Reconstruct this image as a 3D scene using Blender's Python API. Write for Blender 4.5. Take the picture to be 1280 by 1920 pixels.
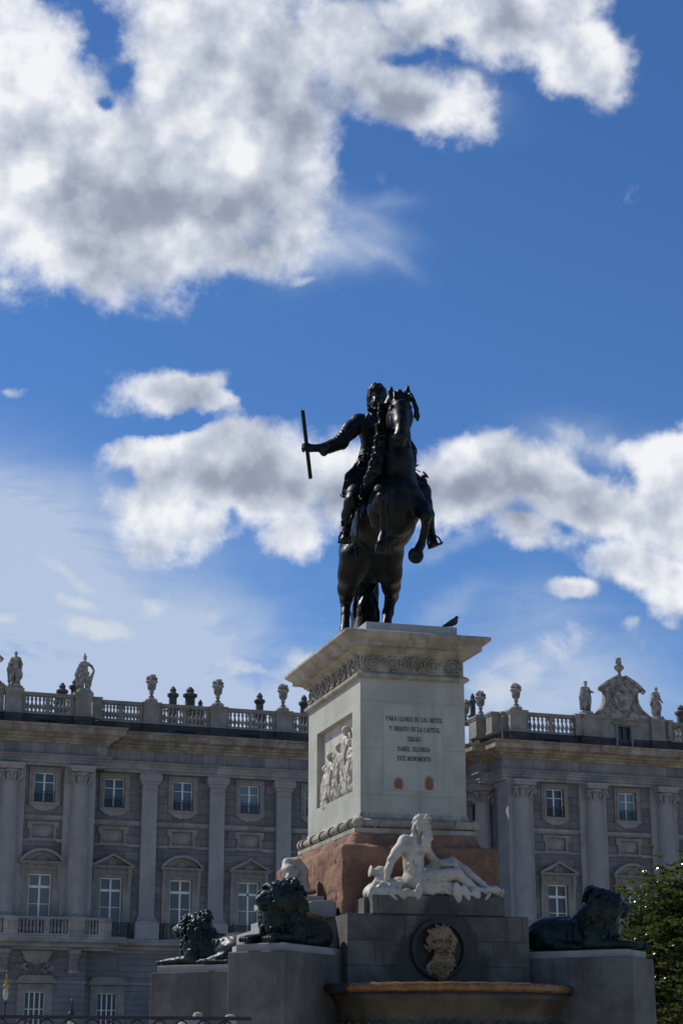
import bpy, math, random
import numpy as np
from mathutils import Vector, Matrix

for _o in list(bpy.data.objects): bpy.data.objects.remove(_o)
rad = math.radians
PI = math.pi
SC = bpy.context.scene

# ------------------------------------------------------------------ camera
HEAD, PITCH, EYE = 16.0, 17.0, 1.6
cam_data = bpy.data.cameras.new('camera'); cam = bpy.data.objects.new('camera', cam_data)
SC.collection.objects.link(cam); SC.camera = cam
cam.location = (0, 0, EYE)
cam.rotation_euler = (rad(90 + PITCH), 0, rad(-HEAD))
cam_data.sensor_fit = 'VERTICAL'; cam_data.sensor_height = 24.0
cam_data.lens = 3400.0 / 1920.0 * 24.0
cam_data.clip_start = 0.1; cam_data.clip_end = 6000

# ------------------------------------------------------------------ sun, sky, exposure
SUN_AZ, SUN_EL = -44.0, 46.0          # azimuth clockwise from +Y (negative = left), elevation
sd = Vector((math.sin(rad(SUN_AZ)) * math.cos(rad(SUN_EL)), math.cos(rad(SUN_AZ)) * math.cos(rad(SUN_EL)), math.sin(rad(SUN_EL))))
sun_data = bpy.data.lights.new('sun', 'SUN'); sun = bpy.data.objects.new('sun', sun_data)
SC.collection.objects.link(sun)
sun_data.energy = 4.3; sun_data.angle = rad(0.53); sun_data.color = (1.0, 0.95, 0.87)
sun.rotation_euler = sd.to_track_quat('Z', 'Y').to_euler()

SC.view_settings.view_transform = 'Standard'; SC.view_settings.look = 'None'
SC.view_settings.exposure = 0.0; SC.view_settings.gamma = 1.0
SC.view_settings.use_curve_mapping = False

class NT:
    """small helper for writing node trees"""
    def __init__(s, tree): s.t = tree; s.n = tree.nodes; s.l = tree.links
    def new(s, typ, **kw):
        nd = s.n.new(typ)
        for k, v in kw.items(): setattr(nd, k, v)
        return nd
    def put(s, sock, v):
        if hasattr(v, 'is_output') or isinstance(v, bpy.types.NodeSocket): s.l.new(v, sock)
        elif v is not None: sock.default_value = v
    def m(s, op, a, b=None, c=None, clamp=False):
        nd = s.new('ShaderNodeMath', operation=op); nd.use_clamp = clamp
        s.put(nd.inputs[0], a)
        if b is not None: s.put(nd.inputs[1], b)
        if c is not None: s.put(nd.inputs[2], c)
        return nd.outputs[0]
    def v(s, op, a, b=None):
        nd = s.new('ShaderNodeVectorMath', operation=op)
        s.put(nd.inputs[0], a)
        if b is not None: s.put(nd.inputs[1], b)
        return nd.outputs['Value'] if op in ('DOT_PRODUCT', 'LENGTH') else nd.outputs[0]
    def noise(s, vec, scale, detail=4, rough=0.5, dist=0.0):
        nd = s.new('ShaderNodeTexNoise'); s.put(nd.inputs['Vector'], vec)
        nd.inputs['Scale'].default_value = scale; nd.inputs['Detail'].default_value = detail
        nd.inputs['Roughness'].default_value = rough; nd.inputs['Distortion'].default_value = dist
        return nd
    def ramp(s, fac, stops, interp='LINEAR'):
        nd = s.new('ShaderNodeValToRGB'); s.put(nd.inputs[0], fac); cr = nd.color_ramp
        cr.interpolation = interp
        while len(cr.elements) < len(stops): cr.elements.new(0.5)
        for e, (p, c) in zip(cr.elements, stops):
            e.position = p; e.color = (c, c, c, 1) if not hasattr(c, '__len__') else (*c[:3], 1)
        return nd.outputs[0]
    def mix(s, fac, a, b, blend='MIX'):
        nd = s.new('ShaderNodeMix', data_type='RGBA', blend_type=blend)
        s.put(nd.inputs[0], fac)
        s.put(nd.inputs[6], (*a[:3], 1) if isinstance(a, tuple) else a)
        s.put(nd.inputs[7], (*b[:3], 1) if isinstance(b, tuple) else b)
        return nd.outputs[2]
    def smooth(s, x, lo, hi):
        nd = s.new('ShaderNodeMapRange', interpolation_type='SMOOTHSTEP')
        s.put(nd.inputs[0], x); nd.inputs[1].default_value = lo; nd.inputs[2].default_value = hi
        nd.inputs[3].default_value = 0; nd.inputs[4].default_value = 1
        return nd.outputs[0]

# clouds: where they stand in the sky, as (azimuth, elevation, half width, half height, tilt, weight) in degrees
CLOUDS = []
GREY = []
WISP = []
CLOUDS = [(4.9, 27.54, 4.55, 4.38, 0, 1.1),(3.6, 30.44, 3.37, 1.69, 20, 1.0),(5.68, 29.68, 2.36, 1.85, 0, 0.8),(11.81, 30.81, 4.21, 2.86, -10, 1.2),(9.67, 27.35, 4.89, 3.71, 10, 1.2),(13.74, 29.1, 3.2, 2.86, 0, 1.0),(7.04, 24.93, 3.37, 1.85, -10, 1.05),(10.3, 25.09, 2.86, 1.85, 10, 1.05),(8.01, 23.59, 1.52, 0.93, 0, 0.8),(17.52, 30.87, 2.36, 2.02, -30, 0.95),(19.4, 29.64, 2.19, 1.26, -8, 1.0),(20.99, 29.27, 1.26, 0.57, -25, 0.7),(15.62, 31.83, 2.53, 1.52, 0, 0.9),(14.51, 26.67, 2.02, 2.02, 0, 0.8),(19.08, 32.42, 2.53, 1.18, -8, 0.95),(22.12, 31.84, 2.53, 1.35, -18, 1.05),(24.53, 30.83, 1.69, 1.26, -25, 1.1),(21.03, 33.6, 4.38, 1.35, 0, 1.0),(23.85, 32.37, 1.69, 1.35, -30, 0.8),(4.04, 32.04, 1.52, 1.18, -30, 0.7),(13.79, 25.18, 2.02, 1.01, 35, 0.7),(12.51, 24.66, 1.69, 1.1, 0, 0.8),(10.62, 20.59, 2.44, 0.78, 2, 1.05),(12.15, 20.07, 1.18, 0.67, -15, 0.95),(9.04, 20.15, 1.01, 0.4, 10, 0.5),(11.74, 18.8, 3.2, 0.93, 5, 1.05),(9.46, 18.4, 1.6, 1.18, -20, 0.95),(10.2, 16.92, 1.85, 1.6, -25, 0.95),(13.17, 17.65, 3.03, 1.85, 0, 1.15),(11.8, 16.12, 1.52, 1.1, 0, 0.8),(14.6, 16.07, 1.52, 1.04, 0, 1.0),(15.29, 18.01, 2.36, 1.69, 0, 1.0),(17.06, 17.17, 2.86, 1.52, 0, 1.0),(20.61, 18.63, 2.11, 1.11, 0, 1.1),(19.88, 17.47, 2.53, 1.69, 0, 1.15),(22.18, 17.91, 2.19, 1.52, -10, 1.1),(23.71, 17.02, 2.36, 1.52, -15, 1.05),(21.77, 16.16, 2.19, 0.84, -10, 0.85),(25.07, 16.47, 1.69, 1.01, -15, 0.8),(22.1, 15.48, 1.01, 0.57, 0, 0.7),(25.7, 18.6, 1.01, 0.67, 0, 0.6),(26.71, 18.22, 1.69, 1.01, 20, 1.0),(27.15, 16.86, 2.19, 2.02, 0, 1.1),(25.67, 14.78, 2.19, 1.01, -8, 1.05),(26.82, 14.23, 1.69, 1.35, 0, 1.0),(25.56, 15.94, 1.35, 1.01, 0, 0.7),(23.28, 13.89, 0.78, 0.51, 8, 1.0)]
GREY = [(11.18, 26.6, 1.85, 1.26, 15, 1.1),(8.45, 25.83, 1.69, 1.01, 0, 0.8),(6.18, 27.48, 1.85, 0.76, -20, 0.6),(10.18, 28.83, 1.35, 0.67, 20, 0.4),(16.0, 31.67, 2.19, 1.01, -20, 0.8),(14.67, 30.39, 1.85, 0.84, 0, 0.5),(18.46, 29.74, 1.69, 0.51, -10, 0.6),(9.61, 24.24, 1.35, 0.51, 0, 0.6),(5.36, 25.96, 1.52, 0.67, 0, 0.6),(21.73, 31.7, 2.02, 0.44, -15, 0.4),(13.18, 17.49, 2.86, 0.76, 0, 0.9),(10.7, 17.94, 1.35, 0.51, 0, 0.5),(15.65, 17.0, 2.02, 0.93, 0, 0.8),(19.88, 17.55, 2.53, 1.1, 0, 1.1),(22.51, 17.4, 1.85, 0.76, -15, 0.8),(21.43, 16.26, 1.85, 0.51, -5, 0.5),(26.62, 16.56, 1.69, 0.84, 0, 0.6),(25.83, 14.69, 1.35, 0.42, -5, 0.5),(13.42, 25.01, 1.85, 0.84, 20, 0.8),(4.48, 28.46, 1.01, 0.67, 0, 0.5),(10.63, 20.37, 1.69, 0.3, 4, 0.3)]
WISP = [(17.11, 26.35, 1.35, 0.44, -20, 0.6),(16.0, 25.7, 1.85, 0.84, -10, 0.65),(15.26, 24.87, 1.52, 0.67, 20, 0.7),(17.66, 25.19, 1.01, 0.27, -25, 0.5),(17.86, 27.0, 0.84, 0.24, 0, 0.35),(5.91, 16.25, 4.21, 2.02, -22, 0.95),(7.61, 12.83, 7.08, 2.19, -5, 0.75),(12.75, 11.44, 7.08, 1.35, 0, 0.75),(13.59, 12.95, 2.7, 0.67, 10, 0.45),(5.02, 14.05, 5.39, 3.03, 0, 0.8),(24.49, 18.83, 2.02, 0.84, -20, 0.6),(19.49, 15.46, 1.85, 0.27, 12, 0.5),(19.46, 13.78, 1.01, 0.37, 12, 0.7),(22.2, 13.22, 2.02, 1.01, 12, 0.5),(22.83, 11.71, 3.03, 1.01, 10, 0.5),(21.28, 29.5, 1.01, 0.51, -25, 0.4),(8.58, 9.55, 13.48, 2.86, 0, 0.8),(22.12, 10.73, 8.43, 1.01, 0, 0.5)]
HOLES = [(7.09, 31.75, 0.44, 0.57, 25, 0.55),(7.81, 30.78, 0.37, 0.4, 0, 0.42),(7.24, 29.87, 0.27, 0.2, 0, 0.5),(9.95, 19.54, 2.02, 0.17, 6, 0.6),(12.95, 20.34, 0.44, 0.61, 0, 0.8),(18.57, 31.04, 0.88, 0.34, 20, 0.6),(19.98, 30.02, 0.84, 0.34, -10, 0.25),(8.95, 17.88, 0.37, 0.44, 0, 0.6),(12.32, 16.29, 0.3, 0.84, 0, 0.3),(17.5, 27.98, 0.84, 1.01, 0, 0.6),(25.13, 17.71, 0.44, 0.37, 0, 0.7),(24.28, 18.17, 0.67, 0.44, -30, 0.5),(13.72, 16.15, 0.51, 0.34, 0, 0.3),(20.21, 31.76, 0.51, 0.24, -40, 0.3),(22.98, 16.04, 0.34, 0.24, 0, 0.4)]
PUFFS = [(5.07, 20.75, 0.67, 0.3, 0, 0.95),(14.53, 24.07, 1.01, 0.24, 0, 0.95),(4.8, 23.5, 0.44, 0.24, 0, 0.8),(24.98, 12.84, 0.67, 0.51, 0, 0.85),(26.09, 13.07, 0.51, 0.3, 0, 0.85),(20.87, 11.42, 1.18, 0.84, 0, 1.0),(20.97, 18.62, 0.02, 0.02, 0, 0),(7.21, 14.06, 1.04, 0.44, 0, 0.9),(9.86, 14.26, 0.84, 0.47, 0, 0.95),(7.93, 13.2, 1.35, 0.44, 0, 0.95),(7.01, 14.89, 1.35, 0.34, -20, 0.8),(5.41, 13.08, 0.93, 0.34, 0, 0.9),(14.79, 12.79, 0.84, 0.76, 15, 0.8),(13.08, 12.08, 1.35, 0.3, 0, 0.8),(11.5, 13.76, 1.01, 0.51, -15, 0.6),(25.07, 12.97, 0.51, 0.4, 0, 0.8),(23.2, 12.61, 1.69, 0.74, 12, 0.9),(21.9, 12.06, 1.35, 0.84, 0, 0.9),(24.32, 19.0, 1.35, 0.76, -25, 0.75),(7.36, 18.32, 0.34, 0.34, 0, 0.5)]
CLOUDS += [(130, 36, 20, 9, 0, 1.0), (-128, 40, 20, 10, 0, 1.0), (80, 30, 14, 9, 0, 0.9)]        # broken cloud added out of view, to neutralise the blue fill light
def build_world():
    w = bpy.data.worlds.new('World'); SC.world = w; w.use_nodes = True
    n = NT(w.node_tree); w.node_tree.nodes.clear()
    out = n.new('ShaderNodeOutputWorld'); bg = n.new('ShaderNodeBackground'); bg.inputs[1].default_value = 0.073
    sky = n.new('ShaderNodeTexSky', sky_type='NISHITA'); sky.sun_disc = False
    sky.sun_elevation = rad(SUN_EL); sky.sun_rotation = rad(SUN_AZ)
    sky.air_density = 1.0; sky.dust_density = 0.1; sky.ozone_density = 2.0; sky.altitude = 650
    tc = n.new('ShaderNodeTexCoord'); d = n.v('NORMALIZE', tc.outputs['Generated'])
    # domain warp of the direction gives the ragged outlines
    w1 = n.noise(d, 9.0, 6, 0.58); wv = n.v('SUBTRACT', w1.outputs['Color'], (0.5, 0.5, 0.5))
    sc = n.new('ShaderNodeVectorMath', operation='SCALE'); n.put(sc.inputs[0], wv); sc.inputs['Scale'].default_value = 0.055
    dw = n.v('ADD', d, sc.outputs[0])
    def field(blobs, dvec, soft=0):
        sp = n.new('ShaderNodeSeparateXYZ'); n.put(sp.inputs[0], dvec)
        az = n.m('MULTIPLY', n.m('ARCTAN2', sp.outputs[0], sp.outputs[1]), 180 / PI)
        el = n.m('MULTIPLY', n.m('ARCSINE', sp.outputs[2]), 180 / PI)
        acc = None
        for (a, e, rx, ry, tilt, wt) in blobs:
            da = n.m('MULTIPLY', n.m('SUBTRACT', az, a), math.cos(rad(e))); de = n.m('SUBTRACT', el, e)
            c, s_ = math.cos(rad(tilt)), math.sin(rad(tilt))
            x = n.m('MULTIPLY_ADD', da, c / rx, n.m('MULTIPLY', de, s_ / rx))
            y = n.m('MULTIPLY_ADD', da, -s_ / ry, n.m('MULTIPLY', de, c / ry))
            r2 = n.m('MULTIPLY_ADD', x, x, n.m('MULTIPLY', y, y))
            g = n.m('MULTIPLY', n.m('EXPONENT', n.m('MULTIPLY', r2, -1.0)), wt)
            acc = g if acc is None else n.m('SMOOTH_MAX' if soft else 'ADD', acc, g, 0.16 if soft else None)
        return acc
    base0 = field(CLOUDS, dw, 1); dens0 = n.m('SUBTRACT', base0, n.m('MULTIPLY', field(HOLES, dw), 0.8))
    n1 = n.noise(d, 30.0, 12, 0.64, 0.1); n2 = n.noise(d, 13.0, 4, 0.5, 0.0)
    # the same noise a little nearer the sun: the difference lights one side of every billow
    sdv = (sd.x * 0.013, sd.y * 0.013, sd.z * 0.013)
    b1 = n.noise(d, 17.0, 7, 0.5); b1s = n.noise(n.v('ADD', d, sdv), 17.0, 7, 0.5)
    nz = n.m('MULTIPLY_ADD', n.m('SUBTRACT', n1.outputs[0], 0.5), 1.6, n.m('MULTIPLY', n.m('SUBTRACT', n2.outputs[0], 0.5), 0.75))
    edge = n.m('SUBTRACT', 1.15, n.m('MINIMUM', dens0, 1.0))       # noise bites hardest at the rim
    dens = n.m('ADD', dens0, n.m('MULTIPLY', nz, n.m('MULTIPLY', edge, n.smooth(base0, 0.12, 0.42))))
    mask = n.smooth(dens, 0.30, 0.80)
    pz = n.noise(d, 26.0, 8, 0.6, 0.5); puff = n.m('MULTIPLY', n.smooth(n.m('ADD', field(PUFFS, dw, 1), n.m('MULTIPLY', n.m('SUBTRACT', pz.outputs[0], 0.5), 2.2)), 0.45, 1.15), 0.80)
    # thin veils
    wz = n.noise(n.v('MULTIPLY', d, (1.0, 1.0, 3.2)), 7.0, 8, 0.6, 0.6)
    wd = n.m('MULTIPLY', field(WISP, dw), n.smooth(wz.outputs[0], 0.18, 0.74))
    veil = n.m('MINIMUM', wd, 0.88)
    # cloud shade: thick grey bellies, bright rims
    gz = n.noise(d, 12.0, 4, 0.5, 0.3)
    grey = n.m('MULTIPLY', field(GREY, dw), n.smooth(gz.outputs[0], 0.16, 0.60))
    dl = n.m('MULTIPLY', n.m('SUBTRACT', b1.outputs[0], b1s.outputs[0]), 2.1)
    dl2 = n.m('MULTIPLY', n.m('SUBTRACT', n1.outputs[0], 0.5), 0.24)
    dl3 = n.m('MULTIPLY', n.m('SUBTRACT', n2.outputs[0], 0.5), 0.85)
    core = n.smooth(dens, 0.60, 1.3)
    br = n.m('ADD', n.m('ADD', 0.88, dl), n.m('ADD', dl2, dl3))
    br = n.m('SUBTRACT', br, n.m('MULTIPLY', grey, 0.42)); br = n.m('SUBTRACT', br, n.m('MULTIPLY', core, 0.13))
    br = n.m('MINIMUM', n.m('MAXIMUM', n.m('ADD', br, 0.03), 0.25), 1.0)
    ccol = n.ramp(br, [(0.0, (2.6, 3.1, 4.2)), (0.45, (4.5, 5.1, 6.5)), (0.75, (8.0, 8.6, 9.9)), (1.0, (12.2, 12.4, 12.8))])
    skyc = n.mix(1.0, sky.outputs[0], (0.60, 0.98, 1.44), 'MULTIPLY')
    c1 = n.mix(puff, n.mix(veil, skyc, (6.7, 8.0, 10.2)), (9.0, 9.6, 10.6)); c2 = n.mix(mask, c1, ccol)
    w.cycles.sampling_method = 'MANUAL'; w.cycles.sample_map_resolution = 256
    n.l.new(c2, bg.inputs[0]); n.l.new(bg.outputs[0], out.inputs[0])
build_world()

# ------------------------------------------------------------------ object helpers
def PX(x, y, Y):
    """measuring aid: the world point at distance Y that was read off the photograph at (x, y)"""
    h, p = rad(HEAD), rad(PITCH); f = Vector((math.sin(h)*math.cos(p), math.cos(h)*math.cos(p), math.sin(p))); r = Vector((math.cos(h), -math.sin(h), 0)); u = r.cross(f)
    d = f+r*((x-640)/3400)-u*((y-960)/3400); k = Y/d.y; return (d.x*k, Y, EYE+d.z*k)
def link(o): SC.collection.objects.link(o); return o
def tag(o, label=None, cat=None, group=None, kind=None):
    if label: o['label'] = label
    if cat: o['category'] = cat
    if group: o['group'] = group
    if kind: o['kind'] = kind
    return o
def empty(name, loc=(0, 0, 0), rz=0.0, **kw):
    o = link(bpy.data.objects.new(name, None)); o.location = loc; o.rotation_euler = (0, 0, rz)
    o.empty_display_size = 0.2
    return tag(o, **kw)
def mesh_obj(name, V, Fc, mat, parent=None, smooth=False):
    me = bpy.data.meshes.new(name)
    me.from_pydata([tuple(v) for v in V], [], [tuple(f) for f in Fc]); me.update()
    if mat: me.materials.append(mat)
    if smooth: me.polygons.foreach_set('use_smooth', [True] * len(me.polygons))
    o = link(bpy.data.objects.new(name, me))
    if parent: o.parent = parent
    return o
def copy_of(o, parent=None, loc=None, rz=None):
    c = link(o.copy()); c.parent = parent
    if loc is not None: c.location = loc
    if rz is not None: c.rotation_euler = (0, 0, rz)
    for ch in [k for k in o.children]: copy_of(ch, c)
    return c

class MB:
    def __init__(s): s.V = []; s.F = []
    def add(s, V, F):
        b = len(s.V); s.V += [tuple(v) for v in V]; s.F += [tuple(i + b for i in f) for f in F]
    def box(s, x0, x1, y0, y1, z0, z1):
        s.add([(x0,y0,z0),(x1,y0,z0),(x1,y1,z0),(x0,y1,z0),(x0,y0,z1),(x1,y0,z1),(x1,y1,z1),(x0,y1,z1)],
              [(0,3,2,1),(4,5,6,7),(0,1,5,4),(1,2,6,5),(2,3,7,6),(3,0,4,7)])
    def extr_y(s, poly, y0, y1):      # polygon in x,z (counter-clockwise seen from -y), pushed along y
        n = len(poly)
        s.add([(x, y0, z) for x, z in poly] + [(x, y1, z) for x, z in poly],
              [tuple(range(n)), tuple(range(2*n-1, n-1, -1))] + [(i, n+i, n+(i+1) % n, (i+1) % n) for i in range(n)])
    def extr_z(s, poly, z0, z1):
        n = len(poly)
        s.add([(x, y, z0) for x, y in poly] + [(x, y, z1) for x, y in poly],
              [tuple(range(n-1, -1, -1)), tuple(range(n, 2*n))] + [(i, (i+1) % n, n+(i+1) % n, n+i) for i in range(n)])
    def run_x(s, prof, x0, x1):       # profile in (y,z) pushed along x
        n = len(prof)
        s.add([(x0, y, z) for y, z in prof] + [(x1, y, z) for y, z in prof],
              [tuple(range(n)), tuple(range(2*n-1, n-1, -1))] + [(i, n+i, n+(i+1) % n, (i+1) % n) for i in range(n)])
    def rect_prof(s, x0, x1, y0, y1, prof, cap=True):   # rings of a rectangle grown by off at height z
        b = len(s.V); k = len(prof)
        for off, z in prof:
            s.V += [(x0-off, y0-off, z), (x1+off, y0-off, z), (x1+off, y1+off, z), (x0-off, y1+off, z)]
        for i in range(k-1):
            for j in range(4):
                a = b+4*i+j; c = b+4*i+(j+1) % 4
                s.F.append((a, c, c+4, a+4))
        if cap: s.F += [(b+3, b+2, b+1, b), tuple(b+4*(k-1)+j for j in range(4))]
    def lathe(s, prof, c=(0, 0, 0), seg=12, a0=0.0, a1=2*PI, sx=1, sy=1):
        full = abs(a1-a0-2*PI) < 1e-6; b = len(s.V); m = seg if full else seg+1
        for r, z in prof:
            for j in range(m):
                a = a0+(a1-a0)*j/seg; s.V.append((c[0]+sx*r*math.cos(a), c[1]+sy*r*math.sin(a), c[2]+z))
        for i in range(len(prof)-1):
            for j in range(seg):
                j2 = (j+1) % m if full else j+1
                s.F.append((b+i*m+j, b+i*m+j2, b+(i+1)*m+j2, b+(i+1)*m+j))
        if full:
            s.F.append(tuple(b+j for j in range(m-1, -1, -1))); s.F.append(tuple(b+(len(prof)-1)*m+j for j in range(m)))
    def tube(s, pts, r, seg=8, close=False):
        pts = [Vector(p) for p in pts]; n = len(pts); rs = r if hasattr(r, '__len__') else [r]*n
        b = len(s.V); up = None
        for i, p in enumerate(pts):
            if close: t = pts[(i+1) % n]-pts[i-1]
            else: t = pts[min(i+1, n-1)]-pts[max(i-1, 0)]
            t.normalize()
            if up is None: up = t.orthogonal().normalized()
            up = (up-t*up.dot(t)).normalized(); w = t.cross(up)
            for j in range(seg):
                a = 2*PI*j/seg; q = p+(up*math.cos(a)+w*math.sin(a))*rs[i]; s.V.append(tuple(q))
        for i in range(n if close else n-1):
            i2 = (i+1) % n
            for j in range(seg):
                j2 = (j+1) % seg; s.F.append((b+i*seg+j, b+i*seg+j2, b+i2*seg+j2, b+i2*seg+j))
        if not close:
            s.F.append(tuple(b+j for j in range(seg-1, -1, -1))); s.F.append(tuple(b+(n-1)*seg+j for j in range(seg)))
    def build(s, name, mat, parent=None, smooth=False, bevel=0.0):
        o = mesh_obj(name, s.V, s.F, mat, parent, smooth)
        if bevel:
            bm = o.modifiers.new('bevel', 'BEVEL'); bm.width = bevel; bm.segments = 2; bm.limit_method = 'ANGLE'; bm.angle_limit = rad(40)
        return o

# ------------------------------------------------------------------ sculpting: signed distance field -> skin
def rot_m(rx=0, ry=0, rz=0):
    return np.array(Matrix.Rotation(rad(rz), 3, 'Z') @ Matrix.Rotation(rad(ry), 3, 'Y') @ Matrix.Rotation(rad(rx), 3, 'X'))
class Sculpt:
    def __init__(s, lo, hi, h):
        s.h = h; s.lo = np.array(lo, float)
        s.n = np.ceil((np.array(hi, float)-s.lo)/h).astype(int)+1
        s.f = np.full(s.n, 0.5, np.float32)
        s.ax = [s.lo[i]+h*np.arange(s.n[i]) for i in range(3)]
        s.T = None
    def sub(s, lo, hi, m):
        a = np.clip(np.floor((np.array(lo)-m-s.lo)/s.h).astype(int), 0, s.n-1)
        b = np.clip(np.ceil((np.array(hi)+m-s.lo)/s.h).astype(int)+1, 1, s.n)
        if np.any(b <= a): return None
        sl = tuple(slice(a[i], b[i]) for i in range(3))
        X, Y, Z = np.meshgrid(*[s.ax[i][sl[i]] for i in range(3)], indexing='ij')
        return sl, np.stack([X, Y, Z], -1)
    def comb(s, sl, d, k, op):
        f = s.f[sl]
        if op == 'cut': d = -d; hh = np.clip(k-np.abs(f-d), 0, None)/k; s.f[sl] = np.maximum(f, d)+hh*hh*k*0.25; return
        hh = np.clip(k-np.abs(f-d), 0, None)/k; s.f[sl] = np.minimum(f, d)-hh*hh*k*0.25
    def cone(s, a, b, ra, rb=None, k=0.04, op='add'):
        rb = ra if rb is None else rb; a = np.array(a, float); b = np.array(b, float); R = max(ra, rb)
        g = s.sub(np.minimum(a, b)-R, np.maximum(a, b)+R, k+3*s.h)
        if g is None: return
        sl, Pn = g; ba = b-a; L = float(ba@ba)+1e-9
        t = np.clip((Pn-a)@ba/L, 0, 1)
        d = np.linalg.norm(Pn-a-t[..., None]*ba, axis=-1)-(ra+(rb-ra)*t)
        s.comb(sl, d.astype(np.float32), max(k, 1e-4), op)
    def ell(s, c, r, rot=None, k=0.04, op='add'):
        c = np.array(c, float); r = np.array(r if hasattr(r, '__len__') else (r, r, r), float); R = r.max()
        g = s.sub(c-R, c+R, k+3*s.h)
        if g is None: return
        sl, Pn = g; q = Pn-c
        if rot is not None: q = q @ (rot if hasattr(rot, 'shape') else rot_m(*rot))
        k0 = np.linalg.norm(q/r, axis=-1); k1 = np.linalg.norm(q/(r*r), axis=-1)+1e-9
        s.comb(sl, (k0*(k0-1)/k1).astype(np.float32), max(k, 1e-4), op)
    def box(s, c, r, rot=None, rr=0.01, k=0.02, op='add'):
        c = np.array(c, float); r = np.array(r, float); R = np.linalg.norm(r)
        g = s.sub(c-R, c+R, k+3*s.h)
        if g is None: return
        sl, Pn = g; q = Pn-c
        if rot is not None: q = q @ (rot if hasattr(rot, 'shape') else rot_m(*rot))
        q = np.abs(q)-(r-rr); d = np.linalg.norm(np.maximum(q, 0), axis=-1)+np.minimum(q.max(-1), 0)-rr
        s.comb(sl, d.astype(np.float32), max(k, 1e-4), op)
    def chain(s, pts, rs, k=0.04, op='add'):
        for i in range(len(pts)-1):
            r0 = rs[i] if hasattr(rs, '__len__') else rs; r1 = rs[i+1] if hasattr(rs, '__len__') else rs
            s.cone(pts[i], pts[i+1], r0, r1, k, op)
    def rough(s, amp, scale, seed=0, box=None):
        """ripple the skin with summed sine noise, inside box if one is given"""
        rng = np.random.RandomState(seed)
        g = s.sub(*(box if box else (s.lo, s.lo+s.n*s.h)), 0)
        if g is None: return
        sl, Pn = g; acc = 0
        for i in range(7):
            w = rng.randn(3); w *= scale*(0.6+1.6*rng.rand())/np.linalg.norm(w)
            w2 = rng.randn(3); w2 *= scale*0.5/np.linalg.norm(w2)
            acc = acc+np.sin(Pn@w+rng.rand()*9+1.5*np.sin(Pn@w2+rng.rand()*9))
        s.f[sl] += (amp*acc/2.6).astype(np.float32)
    def folds(s, dirv, amp, scale, seed=0, box=None):
        """cloth folds: ripples across dirv"""
        rng = np.random.RandomState(seed); g = s.sub(*(box if box else (s.lo, s.lo+s.n*s.h)), 0)
        if g is None: return
        sl, Pn = g; dirv = np.array(dirv, float); dirv /= np.linalg.norm(dirv)
        a = np.cross(dirv, (0.3, 0.5, 0.8)); a /= np.linalg.norm(a); b = np.cross(dirv, a)
        u = Pn@a; v = Pn@b; w = Pn@dirv
        q = np.sin(u*scale+1.3*np.sin(w*scale*0.25+seed)+v*scale*0.4)+0.7*np.sin(v*scale*1.3+0.9*np.sin(w*scale*0.35)-u*scale*0.5)
        s.f[sl] += (amp*q).astype(np.float32)
    def mesh(s, iso=0.0):
        f = s.f; h = s.h; n = f.shape
        ins = f < iso
        cc = np.zeros((n[0]-1, n[1]-1, n[2]-1), np.int8)
        for i in (0, 1):
            for j in (0, 1):
                for k in (0, 1): cc += ins[i:n[0]-1+i, j:n[1]-1+j, k:n[2]-1+k]
        act = (cc > 0) & (cc < 8); idx = -np.ones(act.shape, np.int64); cells = np.argwhere(act)
        idx[act] = np.arange(len(cells)); acc = np.zeros((len(cells), 3)); cnt = np.zeros(len(cells))
        x, y, z = cells.T; cor = [(i, j, k) for i in (0, 1) for j in (0, 1) for k in (0, 1)]
        for a in range(8):
            for b in range(a+1, 8):
                A_, B_ = cor[a], cor[b]
                if sum(abs(p-q) for p, q in zip(A_, B_)) != 1: continue
                fa = f[x+A_[0], y+A_[1], z+A_[2]]-iso; fb = f[x+B_[0], y+B_[1], z+B_[2]]-iso
                m = (fa < 0) != (fb < 0); t = np.zeros_like(fa); t[m] = fa[m]/(fa[m]-fb[m])
                P_ = np.array(A_)+t[:, None]*(np.array(B_)-np.array(A_)); acc[m] += P_[m]; cnt[m] += 1
        V = s.lo+h*(cells+acc/np.maximum(cnt, 1)[:, None]); F = []
        for ax in range(3):
            o1, o2 = [(1, 2), (2, 0), (0, 1)][ax]
            a = np.take(ins, range(n[ax]-1), ax); b = np.take(ins, range(1, n[ax]), ax)
            for sign, cr in ((1, a & ~b), (-1, ~a & b)):
                e = np.argwhere(cr); e = e[(e[:, o1] > 0) & (e[:, o2] > 0) & (e[:, o1] < n[o1]-1) & (e[:, o2] < n[o2]-1)]
                if not len(e): continue
                def at(d1, d2):
                    q = e.copy(); q[:, o1] += d1; q[:, o2] += d2; return idx[q[:, 0], q[:, 1], q[:, 2]]
                q = np.stack([at(-1, -1), at(0, -1), at(0, 0), at(-1, 0)], 1)
                if sign < 0: q = q[:, ::-1]
                F.append(q)
        F = np.concatenate(F); return V, F
    def build(s, name, mat, parent=None, xf=None, flip=False, relax=0):
        V, F = s.mesh()
        if relax:
            for _ in range(relax):
                S = np.zeros_like(V); c = np.zeros(len(V))
                for a, b in ((0, 1), (1, 2), (2, 3), (3, 0)):
                    np.add.at(S, F[:, a], V[F[:, b]]); np.add.at(S, F[:, b], V[F[:, a]])
                    np.add.at(c, F[:, a], 1); np.add.at(c, F[:, b], 1)
                V = V*0.5+0.5*S/np.maximum(c, 1)[:, None]
        if xf is not None: V = V@np.array(xf.to_3x3()).T+np.array(xf.translation)
        if flip: F = F[:, ::-1]
        me = bpy.data.meshes.new(name)
        me.vertices.add(len(V)); me.vertices.foreach_set('co', V.astype(np.float32).ravel())
        me.loops.add(F.size); me.loops.foreach_set('vertex_index', F.astype(np.int32).ravel())
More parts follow.
